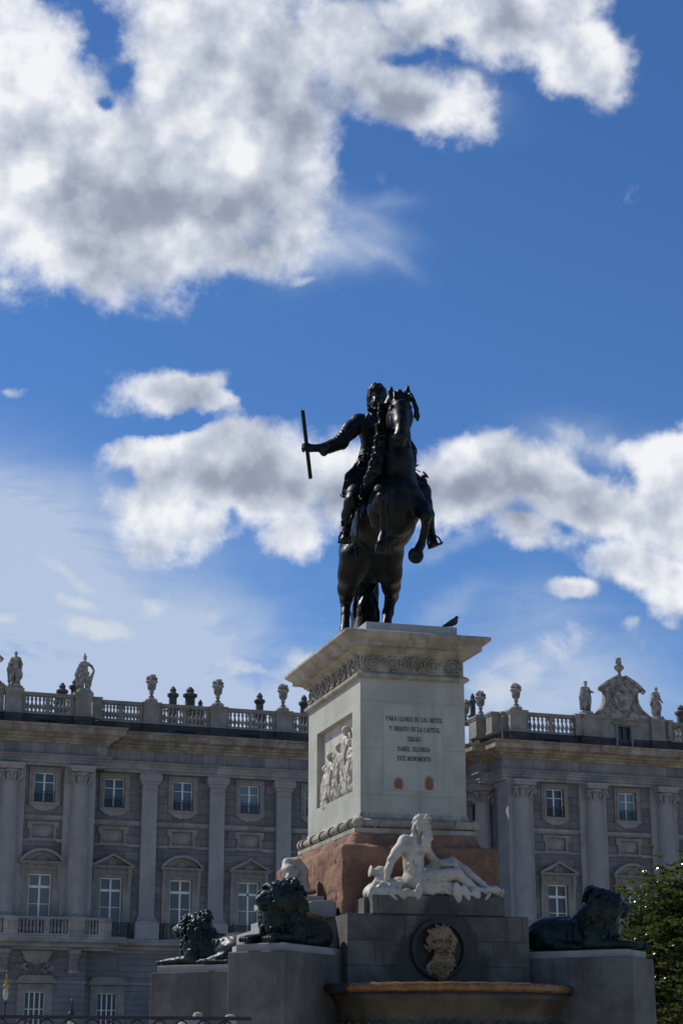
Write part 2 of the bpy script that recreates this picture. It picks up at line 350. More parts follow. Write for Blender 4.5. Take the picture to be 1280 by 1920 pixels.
        me.polygons.add(len(F)); me.polygons.foreach_set('loop_start', np.arange(0, F.size, 4, dtype=np.int32))
        me.polygons.foreach_set('use_smooth', [True]*len(F))
        me.update(calc_edges=True); me.validate()
        if mat: me.materials.append(mat)
        o = link(bpy.data.objects.new(name, me))
        if parent: o.parent = parent
        return o

# ------------------------------------------------------------------ materials
MATS = {}
def mat(name, col, rough=0.8, col2=None, nscale=3.0, bump=0.3, bscale=30.0, streak=0.0, metal=0.0, spec=0.4,
        brick=None, stain=None, island=0.0, bdist=0.01, lo=0.35, hi=0.68, mortar=0.55):
    m = bpy.data.materials.new(name); m.use_nodes = True; n = NT(m.node_tree)
    bs = n.n['Principled BSDF']; bs.inputs['Roughness'].default_value = rough; bs.inputs['Metallic'].default_value = metal; bs.inputs['IOR'].default_value = 1.5
    bs.inputs['Specular IOR Level'].default_value = spec
    tc = n.new('ShaderNodeTexCoord'); o = tc.outputs['Object']
    col2 = col2 or tuple(c*0.72 for c in col)
    a = n.noise(o, nscale, 8, 0.62)
    c = n.mix(n.smooth(a.outputs[0], lo, hi), col2, col)
    if streak:
        st = n.noise(n.v('MULTIPLY', o, (6.0, 6.0, 0.45)), 1.2, 6, 0.6)
        c = n.mix(n.m('MULTIPLY', n.smooth(st.outputs[0], 0.5, 0.72), streak), c, tuple(x*0.35 for x in col))
    if stain:                                                    # (colour, amount, scale)
        s2 = n.noise(o, stain[2], 6, 0.65); c = n.mix(n.m('MULTIPLY', n.smooth(s2.outputs[0], 0.54, 0.70), stain[1]), c, stain[0])
    h = n.m('MULTIPLY', n.noise(o, bscale, 6, 0.6).outputs[0], bump)
    if brick:                                                    # (course length, course height, joint, axis)
        bt = n.new('ShaderNodeTexBrick'); sp = n.new('ShaderNodeSeparateXYZ'); n.put(sp.inputs[0], o); cb = n.new('ShaderNodeCombineXYZ')
        n.put(cb.inputs[0], n.m('ADD', sp.outputs[0], sp.outputs[1])); n.put(cb.inputs[1], sp.outputs[2])
        n.put(bt.inputs['Vector'], cb.outputs[0]); bt.inputs['Scale'].default_value = 1.0
        bt.inputs['Brick Width'].default_value = brick[0]; bt.inputs['Row Height'].default_value = brick[1]
        bt.inputs['Mortar Size'].default_value = brick[2]; bt.inputs['Mortar Smooth'].default_value = 0.3
        bt.inputs['Color1'].default_value = (0.78, 0.78, 0.80, 1) if brick[1] < 5 and mortar < .9 else (.93, .93, .93, 1); bt.inputs['Color2'].default_value = (1.12, 1.11, 1.07, 1) if mortar < .9 else (1.04, 1.03, 1.01, 1); bt.inputs['Mortar'].default_value = (mortar, mortar*.985, mortar*.95, 1)
        bt.offset_frequency = 2
        c = n.mix(1.0, c, bt.outputs[0], 'MULTIPLY')
        h = n.m('SUBTRACT', h, n.m('MULTIPLY', bt.outputs['Fac'], 0.8))
    if island:
        g = n.new('ShaderNodeNewGeometry')
        c = n.mix(1.0, c, n.ramp(g.outputs['Random Per Island'], [(0, 1-island), (1, 1+island)]), 'MULTIPLY')
    n.put(bs.inputs['Base Color'], c)
    if bump or brick:
        b = n.new('ShaderNodeBump'); b.inputs['Strength'].default_value = 0.8; b.inputs['Distance'].default_value = bdist
        n.put(b.inputs['Height'], h); n.l.new(b.outputs[0], bs.inputs['Normal'])
    MATS[name] = m
    return m
mat('palace_trim', (0.295, 0.288, 0.275), 0.85, (0.20, 0.197, 0.19), 0.6, 0.5, 6.0, streak=0.35, brick=(1.3, 0.62, 0.012), bdist=0.02)
mat('palace_column', (0.30, 0.297, 0.292), 0.85, (0.235, 0.232, 0.228), 0.5, 0.5, 6.0, streak=0.25, bdist=0.02)
mat('palace_wall', (0.178, 0.177, 0.178), 0.9, (0.13, 0.129, 0.130), 0.5, 0.6, 5.0, streak=0.3, brick=(1.5, 0.62, 0.02), bdist=0.03)
mat('palace_surround', (0.265, 0.252, 0.225), 0.85, (0.18, 0.17, 0.15), 0.9, 0.4, 8.0, streak=0.2, bdist=0.02)
mat('palace_frieze', (0.22, 0.22, 0.225), 0.9, (0.16, 0.16, 0.165), 0.7, 0.4, 5.0, streak=0.4, brick=(1.0, 2.2, 0.02), bdist=0.02)
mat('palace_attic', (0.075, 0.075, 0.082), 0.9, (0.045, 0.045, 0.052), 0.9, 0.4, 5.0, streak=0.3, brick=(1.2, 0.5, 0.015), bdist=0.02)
mat('palace_cornice', (0.30, 0.275, 0.23), 0.85, (0.15, 0.133, 0.11), 0.8, 0.4, 6.0, streak=0.85, brick=(1.25, 9.0, 0.02), bdist=0.02)
mat('rust_cornice', (0.31, 0.285, 0.24), 0.85, (0.18, 0.135, 0.09), 0.9, 0.4, 6.0, streak=0.6, brick=(1.25, 9.0, 0.02), stain=((0.28, 0.10, 0.03), 0.85, 0.5), bdist=0.02)
mat('palace_ground', (0.18, 0.182, 0.19), 0.9, (0.13, 0.131, 0.137), 0.5, 0.5, 5.0, streak=0.25, bdist=0.02)
mat('statue_stone', (0.36, 0.34, 0.30), 0.85, (0.14, 0.135, 0.125), 2.2, 0.4, 12.0, streak=0.3, bdist=0.02)
mat('chimney_stone', (0.15, 0.135, 0.115), 0.9, (0.08, 0.075, 0.065), 1.5, 0.4, 8.0, brick=(0.6, 0.3, 0.02), bdist=0.02)
mat('white_paint', (0.66, 0.66, 0.65), 0.5, (0.56, 0.56, 0.55), 2.0, 0.1, 20)
mat('iron', (0.012, 0.014, 0.022), 0.45, (0.02, 0.02, 0.025), 8.0, 0.1, 30)
mat('shaft_stone', (0.405, 0.405, 0.355), 0.8, (0.32, 0.32, 0.275), 1.6, 0.35, 45.0, streak=0.22, stain=((0.36, 0.34, 0.29), 0.35, 2.5), bdist=0.006, brick=(1.49, 0.63, 0.003), mortar=0.93)
mat('plinth_marble', (0.37, 0.375, 0.36), 0.6, (0.30, 0.305, 0.29), 2.5, 0.2, 40.0, streak=0.25, bdist=0.004)
mat('weathered_stone', (0.38, 0.355, 0.295), 0.85, (0.22, 0.20, 0.155), 3.0, 0.5, 35.0, streak=0.65, bdist=0.008)
mat('plaque_stone', (0.385, 0.395, 0.345), 0.6, (0.325, 0.33, 0.29), 2.0, 0.15, 40.0, streak=0.25, bdist=0.003)
mat('letter_black', (0.012, 0.012, 0.012), 0.6, (0.02, 0.02, 0.02), 9, 0.0)
mat('granite', (0.14, 0.135, 0.122), 0.85, (0.075, 0.072, 0.064), 2.2, 0.6, 60.0, streak=0.6, bdist=0.006, brick=(0.78, 0.31, 0.006))
mat('granite_plain', (0.15, 0.146, 0.134), 0.85, (0.085, 0.082, 0.074), 1.8, 0.6, 60.0, streak=0.6, stain=((0.22, 0.21, 0.19), 0.5, 1.6), bdist=0.005)
mat('slab_stone', (0.36, 0.35, 0.325), 0.75, (0.26, 0.25, 0.235), 2.5, 0.4, 40.0, bdist=0.004)
mat('red_rock', (0.29, 0.160, 0.098), 0.95, (0.15, 0.082, 0.055), 2.4, 1.2, 30.0, streak=0.3, stain=((0.36, 0.25, 0.18), 0.35, 9.0), bdist=0.02)
mat('white_marble', (0.46, 0.43, 0.365), 0.6, (0.31, 0.28, 0.22), 3.2, 0.3, 40.0, stain=((0.16, 0.145, 0.115), 0.6, 7.0), bdist=0.004, lo=0.3, hi=0.6)
mat('basin_stone', (0.070, 0.056, 0.030), 0.4, (0.03, 0.025, 0.014), 3.5, 0.6, 30.0, streak=0.5, bdist=0.01)
mat('basin_rim', (0.25, 0.125, 0.04), 0.10, (0.13, 0.065, 0.022), 9.0, 0.8, 40.0, bdist=0.006)
mat('dark_wet', (0.035, 0.032, 0.028), 0.55, (0.02, 0.02, 0.018), 5, 0.4, 30)
mat('mask_stone', (0.34, 0.25, 0.145), 0.6, (0.17, 0.115, 0.06), 9.0, 0.4, 40.0, stain=((0.10, 0.05, 0.02), 0.7, 14.0), bdist=0.005)
def bronze(name, col, col2, r=0.33):
    m = mat(name, col, r, col2, 3.5, 0.35, 28.0, metal=0.1, spec=0.22, bdist=0.008)
    n = NT(m.node_tree); bs = n.n['Principled BSDF']; tc = n.new('ShaderNodeTexCoord')
    z = n.noise(tc.outputs['Object'], 5.0, 6, 0.6); n.put(bs.inputs['Roughness'], n.m('MULTIPLY_ADD', z.outputs[0], 0.40, r-0.04))
bronze('bronze', (0.005, 0.009, 0.0095), (0.002, 0.0035, 0.004), 0.27)
bronze('bronze_baton', (0.012, 0.012, 0.012), (0.006, 0.006, 0.006), 0.5)
bronze('bronze_green', (0.012, 0.030, 0.028), (0.006, 0.010, 0.010), 0.26)
def glass(name, col, rough=0.08):
    m = bpy.data.materials.new(name); m.use_nodes = True; b = m.node_tree.nodes['Principled BSDF']
    n = NT(m.node_tree); tc = n.new('ShaderNodeTexCoord'); z = n.noise(tc.outputs['Object'], 1.3, 2, 0.5); oi = n.new('ShaderNodeObjectInfo')
    n.put(b.inputs['Base Color'], n.mix(1.0, n.mix(z.outputs[0], tuple(c*0.7 for c in col), tuple(c*1.2 for c in col)), n.ramp(oi.outputs['Random'], [(0, 0.30), (.5, 0.9), (1, 1.9)]), 'MULTIPLY'))
    b.inputs['Roughness'].default_value = rough; b.inputs['Specular IOR Level'].default_value = 0.6; MATS[name] = m
glass('glass_upper', (0.07, 0.105, 0.12)); glass('glass_lower', (0.10, 0.10, 0.10), 0.25); glass('glass_dark', (0.015, 0.018, 0.025), 0.2)  # blue of the upper panes is reflected sky put into the base colour
mat('ground', (0.50, 0.43, 0.33), 0.95, (0.42, 0.36, 0.28), 0.4, 0.3, 8.0)
mat('lawn', (0.05, 0.08, 0.02), 0.95, (0.035, 0.055, 0.015), 1.5, 0.5, 12.0)

# ================================================================== SETTING
g = MB(); g.add([(-3000, -3000, -0.02), (3000, -3000, -0.02), (3000, 3000, -0.02), (-3000, 3000, -0.02)], [(0, 1, 2, 3)])
tag(g.build('ground', MATS['ground']), kind='structure')

# ================================================================== PALACE (own frame: x along the front, y away, z up)
PA = rad(3.8)
palace = empty('palace', (27.267, 140.0, 0.0), PA, label='long grey stone palace with pilasters, rows of windows and a roof balustrade behind the monument', cat='palace')
def pw(x, y, z=0.0):
    c, s = math.cos(PA), math.sin(PA); return (27.267+x*c-y*s, 140.0+x*s+y*c, z)
def part(mb, name, m, parent=palace, smooth=False, **kw):
    o = mb.build(name, MATS[m], parent, smooth); return tag(o, **kw)

def wall_holes(mb, x0, x1, z0, z1, y0, y1, holes):
    """a wall slab x0..x1, z0..z1 with rectangular openings, built of butted boxes"""
    xs = sorted({x0, x1} | {h[0] for h in holes} | {h[1] for h in holes})
    xs = [x for x in xs if x0 <= x <= x1]
    for a, b in zip(xs[:-1], xs[1:]):
        m = (a+b)/2; hz = sorted([(h[2], h[3]) for h in holes if h[0] < m < h[1]]); z = z0
        for c, d in hz:
            if c > z: mb.box(a, b, y0, y1, z, min(c, z1))
            z = max(z, d)
        if z < z1: mb.box(a, b, y0, y1, z, z1)

WING = [0.0, 5.45, 10.9, 16.35, 21.8]; WINGL = [-5.45]
PAVW = [-11.1, -16.5]
TOWW = [28.95, 35.45, 41.95]
TT = -6.5                                          # the tower stands forward of the wing
TX = 24.9
UZ = (20.68, 22.92); LZ = (10.85, 15.36)
def holes_for(cs, dz=0):
    h = []
    for c in cs: h += [(c-.8, c+.8, UZ[0], UZ[1]), (c-.87, c+.87, LZ[0], LZ[1]), (c-.8, c+.8, 18.08, 18.95)]
    return h
# walls
m = MB(); wall_holes(m, -7.4, TX, 9.85, 23.38, 0, .6, holes_for(WINGL+WING)); part(m, 'wall', 'palace_wall')
m = MB(); wall_holes(m, -19.5, -7.4, 9.85, 23.38, -1.2, .6, holes_for(PAVW)); part(m, 'wall', 'palace_wall')
m = MB(); wall_holes(m, TX, 47.0, 9.85, 23.38, TT, TT+.6, holes_for(TOWW)); m.box(TX, TX+.6, TT+.6, 0.6, 9.85, 23.38); part(m, 'wall', 'palace_wall')
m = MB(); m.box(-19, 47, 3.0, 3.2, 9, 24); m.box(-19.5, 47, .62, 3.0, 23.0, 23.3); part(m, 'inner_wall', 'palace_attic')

# rusticated ground floor
def ground_floor(x0, x1, y, holes, blanks=()):
    m = MB(); m2 = MB(); zc = 9.83
    wall_holes(m2, x0, x1, 0, 9.85, y+.06, y+.6, holes)
    while zc > 0.3:
        z1, z0 = zc, zc-.435
        hs = [h for h in list(holes)+list(blanks) if h[3] > z0 and h[2] < z1]
        wall_holes(m, x0, x1, z0, z1, y, y+.06, [(a, b, z0-1, z1+1) for a, b, c, d in hs]); zc -= .48
    part(m2, 'backing_wall', 'palace_ground'); part(m, 'rusticated_wall', 'palace_ground')
gh = lambda cs: [(c-.77, c+.77, 3.2, 6.85) for c in cs]
ground_floor(-7.4, TX, 0, gh(WINGL+WING), [(c-.75, c+.75, 8.44, 9.55) for c in WINGL+WING])
ground_floor(-19.5, -7.4, -1.2, gh(PAVW), [(c-1.2, c+1.2, 7.5, 9.85) for c in PAVW])
m = MB(); m.box(TX, TX+.6, TT+.61, .0, 0, 9.83); part(m, 'return_wall', 'palace_ground')
ground_floor(TX, 47, TT, gh(TOWW), [(c-.75, c+.75, 8.44, 9.55) for c in TOWW])
for x0, x1, y in ((-7.4, TX, 0), (-19.5, -7.4, -1.2), (TX, 47, TT)):
    m = MB(); m.box(x0, x1, y-.1, y, 7.42, 7.66); part(m, 'string_course', 'palace_trim')

# one upper window, one lower window (two hoods), one blind panel and one ground window; the others are copies
def bars(mb, x0, x1, z0, z1, y, xs, zs, w=.055, d=.06, fr=.09):
    mb.box(x0, x0+fr, y, y+d, z0, z1); mb.box(x1-fr, x1, y, y+d, z0, z1)
    mb.box(x0+fr, x1-fr, y, y+d, z0, z0+fr); mb.box(x0+fr, x1-fr, y, y+d, z1-fr, z1)
    for x in xs: mb.box(x-w, x+w, y-.01, y+d, z0+fr, z1-fr)
    for z in zs: mb.box(x0+fr, x1-fr, y+.005, y+d-.005, z-.03, z+.03)
def scroll_grille(w, z0, z1, y):
    m = MB()
    for z in (z0, z1): m.box(-w, w, y-.02, y+.02, z-.025, z+.025)
    m.box(-w, w, y-.015, y+.015, z1-.2, z1-.17)
    n = 8
    for i in range(n+1): x = -w+2*w*i/n; m.box(x-.018, x+.018, y-.012, y+.012, z0, z1)
    for i in range(n//2):
        cx = -w+2*w*(i+.5)/(n/2)
        for k, cz in ((1, z0+.2), (-1, z0+.42)):
            m.tube([(cx+.14*math.cos(a)*(1-a/9), y, cz+k*.1*math.sin(a)*(1-a/9)) for a in [j*.7 for j in range(10)]], .018, 4)
    return m
def make_upper():
    s = MB()                                               # moulded surround with a scalloped apron
    for a, b, pr in ((1.17, 1.0, .10), (1.0, .8, .16)):
        s.box(-a, -b, -pr, .0, UZ[0]-.02, UZ[1]+(.37 if a > 1.1 else .18)); s.box(b, a, -pr, 0, UZ[0]-.02, UZ[1]+(.37 if a > 1.1 else .18))
    s.box(-1.0, 1.0, -.095, 0, UZ[1]+.18, UZ[1]+.37); s.box(-.8, .8, -.15, 0, UZ[1], UZ[1]+.18)
    s.box(-1.17, 1.17, -.18, 0, UZ[0]-.25, UZ[0]-.02)
    po = [(-1.0, UZ[0]-.25)]
    for i in range(17):
        u = -1+2*i/16; po.append((u*.98, UZ[0]-.30-.32*(1-abs(u)**2.2)-(.07*abs(math.sin(u*7.0)))))
    po.append((1.0, UZ[0]-.25)); s.extr_y(po[::1], -.14, 0)
    s = part(s, 'window', 'palace_surround')
    f = MB(); bars(f, -.8, .8, UZ[0], UZ[1], .22, [0], [UZ[0]+.78, UZ[0]+1.5], .07); part(f, 'window_frame', 'white_paint', s)
    p = MB(); p.box(-.8, .8, .29, .31, UZ[0], UZ[1]); part(p, 'pane', 'glass_upper', s)
    part(scroll_grille(.8, UZ[0]+.05, UZ[0]+.78, .06), 'balcony_grille', 'iron', s)
    return s
def make_lower(curved):
    s = MB()
    s.box(-1.22, -.87, -.12, 0, 10.79, 15.6); s.box(.87, 1.22, -.12, 0, 10.79, 15.6); s.box(-.87, .87, -.14, 0, LZ[1], 15.6)
    for k in (-1, 1):                                      # scrolled consoles
        x = k*1.36; s.box(x-.135, x+.135, -.10, 0, 10.79, 14.3)
        prof = [(0, 14.3), (-.12, 14.3), (-.16, 14.5), (-.20, 15.0), (-.36, 15.5), (-.40, 15.62), (0, 15.62)]
        s.run_x([(y, z) for y, z in prof], x-.15, x+.15)
        s.box(x-.15, x+.15, -.33, 0, 15.625, 16.0)
    s.box(-1.21, 1.21, -.18, 0, 15.61, 16.0); s.box(-.4, .4, -.26, 0, 15.66, 15.98)
    s.box(-1.62, 1.62, -.42, 0, 16.0, 16.1); s.box(-1.72, 1.72, -.55, 0, 16.1, 16.22)
    if curved:
        def arc(r, z0, xm): return [(xm*math.sin(a), z0+r*(math.cos(a)-math.cos(1.0))) for a in [1.0-2.0*i/16 for i in range(17)]]
        o = [(1.72*math.sin(1.0-2*i/16)/math.sin(1.0), 16.26+.92*(math.cos(1.0-2*i/16)-math.cos(1.0))/(1-math.cos(1.0))) for i in range(17)]
        i_ = [(x*.86, 16.22+(z-16.22)*.78) for x, z in o]
    else:
        o = [(1.72, 16.26), (0, 17.14), (-1.72, 16.26)]; i_ = [(1.40, 16.225), (0, 16.96), (-1.40, 16.225)]
    for k in range(len(o)-1):
        s.extr_y([o[k], o[k+1], i_[k+1], i_[k]][::-1], -.55, 0)
    s.extr_y(([(1.40, 16.221)]+[(x*.99, z-.015) for x, z in i_[1:-1]]+[(-1.40, 16.221)])[::-1], -.12, 0)
    rng = random.Random(3)                                 # shell and foliage in the tympanum
    for i in range(11):
        a = PI*i/10; s.tube([(0, -.14, 16.3), (.42*math.cos(a), -.22, 16.32+.36*math.sin(a))], [.03, .055], 5)
    for k in (-1, 1):
        for i in range(4): s.tube([(k*(.42+.16*i), -.13, 16.30), (k*(.52+.17*i), -.19, 16.48-.06*i)], [.06, .03], 5)
    s = part(s, 'window', 'palace_surround')
    f = MB(); bars(f, -.87, .87, LZ[0], LZ[1], .2, [0], [12.0, 13.15], .075, .07, .12); f.box(-.75, .75, .19, .27, 14.31, 14.5); part(f, 'window_frame', 'white_paint', s)
    p = MB(); p.box(-.87, .87, .29, .31, LZ[0], LZ[1]); part(p, 'pane', 'glass_lower', s)
    return s
def make_rail():
    m = MB(); y = -.55
    m.box(-1.38, 1.38, y-.03, y+.03, 11.92, 11.99); m.box(-1.38, 1.38, y-.02, y+.02, 10.86, 10.9); m.box(-1.38, 1.38, y-.015, y+.015, 11.72, 11.75)
    for i in range(23): x = -1.36+2.72*i/22; m.box(x-.016, x+.016, y-.016, y+.016, 10.86, 11.92)
    for k in (-1, 1):
        m.box(k*1.38-.04, k*1.38+.04, y-.04, y+.04, 10.8, 12.06); m.box(k*1.37-.02, k*1.37+.02, y+.04, -.02, 11.92, 11.98)
        for i in range(3): yy = y+.14*(i+1); m.box(k*1.37-.014, k*1.37+.014, yy-.014, yy+.014, 10.86, 11.92)
    return part(m, 'balcony_railing', 'iron')
def make_panel():
    s = MB(); z0, z1 = 17.98, 19.0
    s.box(-1.02, -.8, -.13, 0, z0, z1); s.box(.8, 1.02, -.13, 0, z0, z1); s.box(-1.18, 1.18, -.13, 0, z1, z1+.2); s.box(-1.1, 1.1, -.16, 0, z0-.22, z0)
    for k in (-1, 1): s.box(k*1.1-.08, k*1.1+.08, -.12, 0, z1-.32, z1)
    s.box(-.8, .8, .08, .14, 18.0, 19.0)
    return part(s, 'blind_panel', 'palace_surround')
def make_low():
    s = MB(); s.box(-1.3, -.77, -.12, 0, 3.2, 7.1); s.box(.77, 1.3, -.12, 0, 3.2, 7.1); s.box(-.77, .77, -.14, 0, 6.85, 7.1)
    s.box(-1.3, 1.3, -.18, 0, 7.1, 7.38)
    s.extr_y([(-1.5, 7.42), (1.5, 7.42), (1.5, 7.55), (1.15, 7.95), (.95, 8.0), (-.95, 8.0), (-1.15, 7.95), (-1.5, 7.55)], -.4, 0)
    s = part(s, 'window', 'palace_surround')
    f = MB(); bars(f, -.77, .77, 3.2, 6.85, .12, [-.39, 0, .39], [4.4, 5.6], .05, .06, .08); part(f, 'window_frame', 'white_paint', s)
    p = MB(); p.box(-.77, .77, .25, .27, 3.2, 6.85); part(p, 'pane', 'glass_dark', s)
    return s
U = make_upper(); LC = make_lower(True); LT = make_lower(False); RA = make_rail(); BP = make_panel(); LW = make_low()
used = set()
def put(o, x, y):
    if o.name in used: return copy_of(o, palace, (x, y, 0))
    used.add(o.name); o.location = (x, y, 0); return o
seq = [(-5.45, 0, 0), (0, 0, 1), (5.45, 0, 0), (10.9, 0, 1), (16.35, 0, 0), (21.8, 0, 1), (-11.1, -1.2, 1), (-16.5, -1.2, 0), (28.95, TT, 0), (35.45, TT, 1), (41.95, TT, 0)]
for x, y, cv in seq:
    u = put(U, x, y); put(LC if cv else LT, x, y); put(BP, x, y); put(LW, x, y)
    if x > -7: put(RA, x, y)

# bands between the orders
def bands(x0, x1, y, skip):
    m = MB(); xs = sorted(skip)
    wall_holes(m, x0, x1, 19.46, 19.68, y-.12, y, [])
    m.box(x0, x1, y-.07, y, 19.36, 19.455)
    wall_holes(m, x0, x1, 17.70, 17.94, y-.10, y, [(c-1.1, c+1.1, 17, 18.5) for c in skip])
    part(m, 'string_course', 'palace_trim')
bands(-7.4, TX, 0, WINGL+WING); bands(-19.5, -7.4, -1.2, PAVW); bands(TX, 47, TT, TOWW)

# pilasters of the wing
def make_pilaster():
    m = MB()
    m.rect_prof(-.60, .60, -.35, 0, [(.33, 10.79), (.33, 11.95), (.28, 12.0), (.24, 12.12), (.10, 12.2), (.18, 12.3), (.08, 12.42), (.0, 12.5), (.0, 22.05), (.07, 22.07), (.07, 22.15), (0, 22.18), (0, 22.5), (.10, 22.55), (.12, 22.7), (.26, 22.82), (.26, 23.0), (.30, 23.02), (.30, 23.2), (.2, 23.38)])
    return part(m, 'pilaster', 'palace_column')
PL = make_pilaster()
for x in (-2.72, 2.72, 8.2, 13.6, 19.1, 23.9): put(PL, x, 0)
def make_column(r=.72):
    m = MB(); seg = 48; z0, z1 = 12.45, 22.0
    rings = [(0.0, 1.02), (.28, 1.0), (.31, .9), (1.0, .84)]
    b = []
    prof = [(r*1.04, z0), (r, z0+.3), (r, z0+3.0), (r*.97, z0+5.5), (r*.88, z1)]
    nb = len(m.V)
    for i, (rr, z) in enumerate(prof):
        for j in range(seg*2):
            a = 2*PI*j/(seg*2); fl = (1-.05*(math.cos(a*24)*.5+.5)) if 0 < i < 4 else .985
            m.V.append((rr*fl*math.cos(a), -.35+rr*fl*math.sin(a), z))
    N_ = seg*2
    for i in range(len(prof)-1):
        for j in range(N_): m.F.append((nb+i*N_+j, nb+i*N_+(j+1) % N_, nb+(i+1)*N_+(j+1) % N_, nb+(i+1)*N_+j))
    m.lathe([(r*1.3, 12.08), (r*1.36, 12.14), (r*1.36, 12.22), (r*1.2, 12.26), (r*1.14, 12.3), (r*1.22, 12.36), (r*1.04, 12.45)], (0, -.35, 0), 32)
    m.rect_prof(-1.05, 1.05, -1.25, 0, [(.08, 10.79), (.08, 10.95), (0, 11.0), (0, 11.85), (.06, 11.9), (.06, 12.075)])
    # necking, egg row, hanging leaves and four diagonal volutes
    m.lathe([(r*.9, 22.0), (r*.98, 22.04), (r*.98, 22.1), (r*.86, 22.14), (r*.86, 22.62), (r*1.12, 22.78), (r*1.1, 22.9)], (0, -.35, 0), 32)
    for k in range(8):
        a = k*PI/4+PI/8; m.tube([(r*.92*math.cos(a), -.35+r*.92*math.sin(a), 22.15), (r*1.0*math.cos(a), -.35+r*1.0*math.sin(a), 22.45), (r*1.16*math.cos(a), -.35+r*1.16*math.sin(a), 22.6)], [.06, .12, .06], 6)
    for k in range(4):
        a = PI/4+k*PI/2; ca, sa = math.cos(a), math.sin(a); pts = []
        for j in range(15):
            th = -.4-j*.62; rr = .30*(1-j/17); R = r*1.40; pts.append((R*ca+rr*math.cos(th)*ca, -.35+R*sa+rr*math.cos(th)*sa, 22.62+rr*math.sin(th)))
        m.tube(pts, [.11*(1-.4*j/15) for j in range(15)], 6)
        m.tube([((r*1.28)*ca, -.35+r*1.28*sa, 22.4), ((r*1.1)*ca, -.35+r*1.1*sa, 22.15), (r*.98*ca, -.35+r*.98*sa, 21.95)], [.1, .08, .03], 6)
    m.rect_prof(-.88, .88, -1.23, .2, [(-.08, 22.94), (0, 23.02), (0, 23.12), (.10, 23.2), (.10, 23.38)])
    return part(m, 'column', 'palace_column')
CO = make_column()
for x, y in ((-8.45, -1.2), (-13.8, -1.2), (-19.2, -1.2), (25.85, TT), (32.25, TT), (38.7, TT), (45.2, TT)): put(CO, x, y)
def responds():
    m = MB()
    for x, y in ((-8.45, -1.2), (-13.8, -1.2), (-19.2, -1.2), (32.25, TT), (38.7, TT), (45.2, TT)):
        q = MB(); q.rect_prof(x-1.2, x+1.2, y-.22, y, [(0, 10.79), (0, 21.95), (.06, 22.0), (.06, 22.1), (0, 22.12), (0, 23.37)]); part(q, 'pilaster', 'palace_column')
    m.rect_prof(TX-.15, TX+2.0, TT-.28, TT+1.8, [(.14, 10.79), (.14, 12.2), (0, 12.4), (0, 21.95), (.06, 22.0), (.06, 22.1), (0, 22.12), (0, 22.9), (.2, 23.1), (.2, 23.37)])
    return part(m, 'corner_pier', 'palace_column')
responds()
rc = copy_of(CO, palace); rc.location = (TX-.25, TT+3.7, 0); rc.rotation_euler = (0, 0, rad(-90))

# entablature: profile along a broken front line
def run_line(mb, prof, path):
    """prof: list of (out, z); path: plan points, out is to the right-hand (viewer) side"""
    n = len(path); P = [Vector((p[0], p[1], 0)) for p in path]; dirs = []
    for i in range(n-1): d = (P[i+1]-P[i]).normalized(); dirs.append(Vector((d.y, -d.x, 0)))
    mit = []
    for i in range(n):
        if i == 0: mit.append(dirs[0])
        elif i == n-1: mit.append(dirs[-1])
        else:
            s = dirs[i-1]+dirs[i]; mit.append(s/(1+dirs[i-1].dot(dirs[i])))
    b = len(mb.V); k = len(prof)
    for i in range(n):
        for o, z in prof: q = P[i]+mit[i]*o; mb.V.append((q.x, q.y, z))
    for i in range(n-1):
        for j in range(k):
            j2 = (j+1) % k; mb.F.append((b+i*k+j, b+(i+1)*k+j, b+(i+1)*k+j2, b+i*k+j2))
    mb.F.append(tuple(b+j for j in range(k))); mb.F.append(tuple(b+(n-1)*k+j for j in range(k-1, -1, -1)))
ARCH = [(-.4, 23.38), (.50, 23.38), (.50, 23.6), (.56, 23.62), (.56, 23.85), (.62, 23.87), (.62, 24.02), (.78, 24.1), (.78, 24.22), (-.4, 24.22)]
FRZ = [(-.4, 24.22), (.48, 24.22), (.48, 25.1), (-.4, 25.1)]
COR = [(-.4, 25.1), (.6, 25.1), (.62, 25.22), (.85, 25.34), (.87, 25.46), (1.15, 25.5), (1.15, 25.62), (1.3, 25.7), (1.62, 25.78), (1.62, 26.2), (1.72, 26.24), (1.8, 26.37), (-.4, 26.4)]
wing_l = [(-6.95, 0), (TX, 0)]
pav_l = [(-19.6, -1.2), (-6.95, -1.2), (-6.95, 0)]
tow_l = [(TX-.9, 0), (TX-.9, TT+5.0), (TX-1.1, TT+5.0), (TX-1.1, TT+2.4), (TX-.15, TT+2.4), (TX-.15, TT), (47, TT)]
for ln, cm in ((wing_l, 'palace_cornice'), (pav_l, 'palace_cornice'), (tow_l, 'rust_cornice')):
    e = .003 if ln is pav_l else (.006 if ln is tow_l else 0)
    m = MB(); run_line(m, [(o+e, z) for o, z in ARCH], ln); part(m, 'architrave', 'palace_trim')
    m = MB(); run_line(m, [(o+e, z) for o, z in FRZ], ln); part(m, 'frieze', 'palace_frieze')
    m = MB(); run_line(m, [(o+e, z+e) for o, z in COR], ln); part(m, 'cornice', cm)
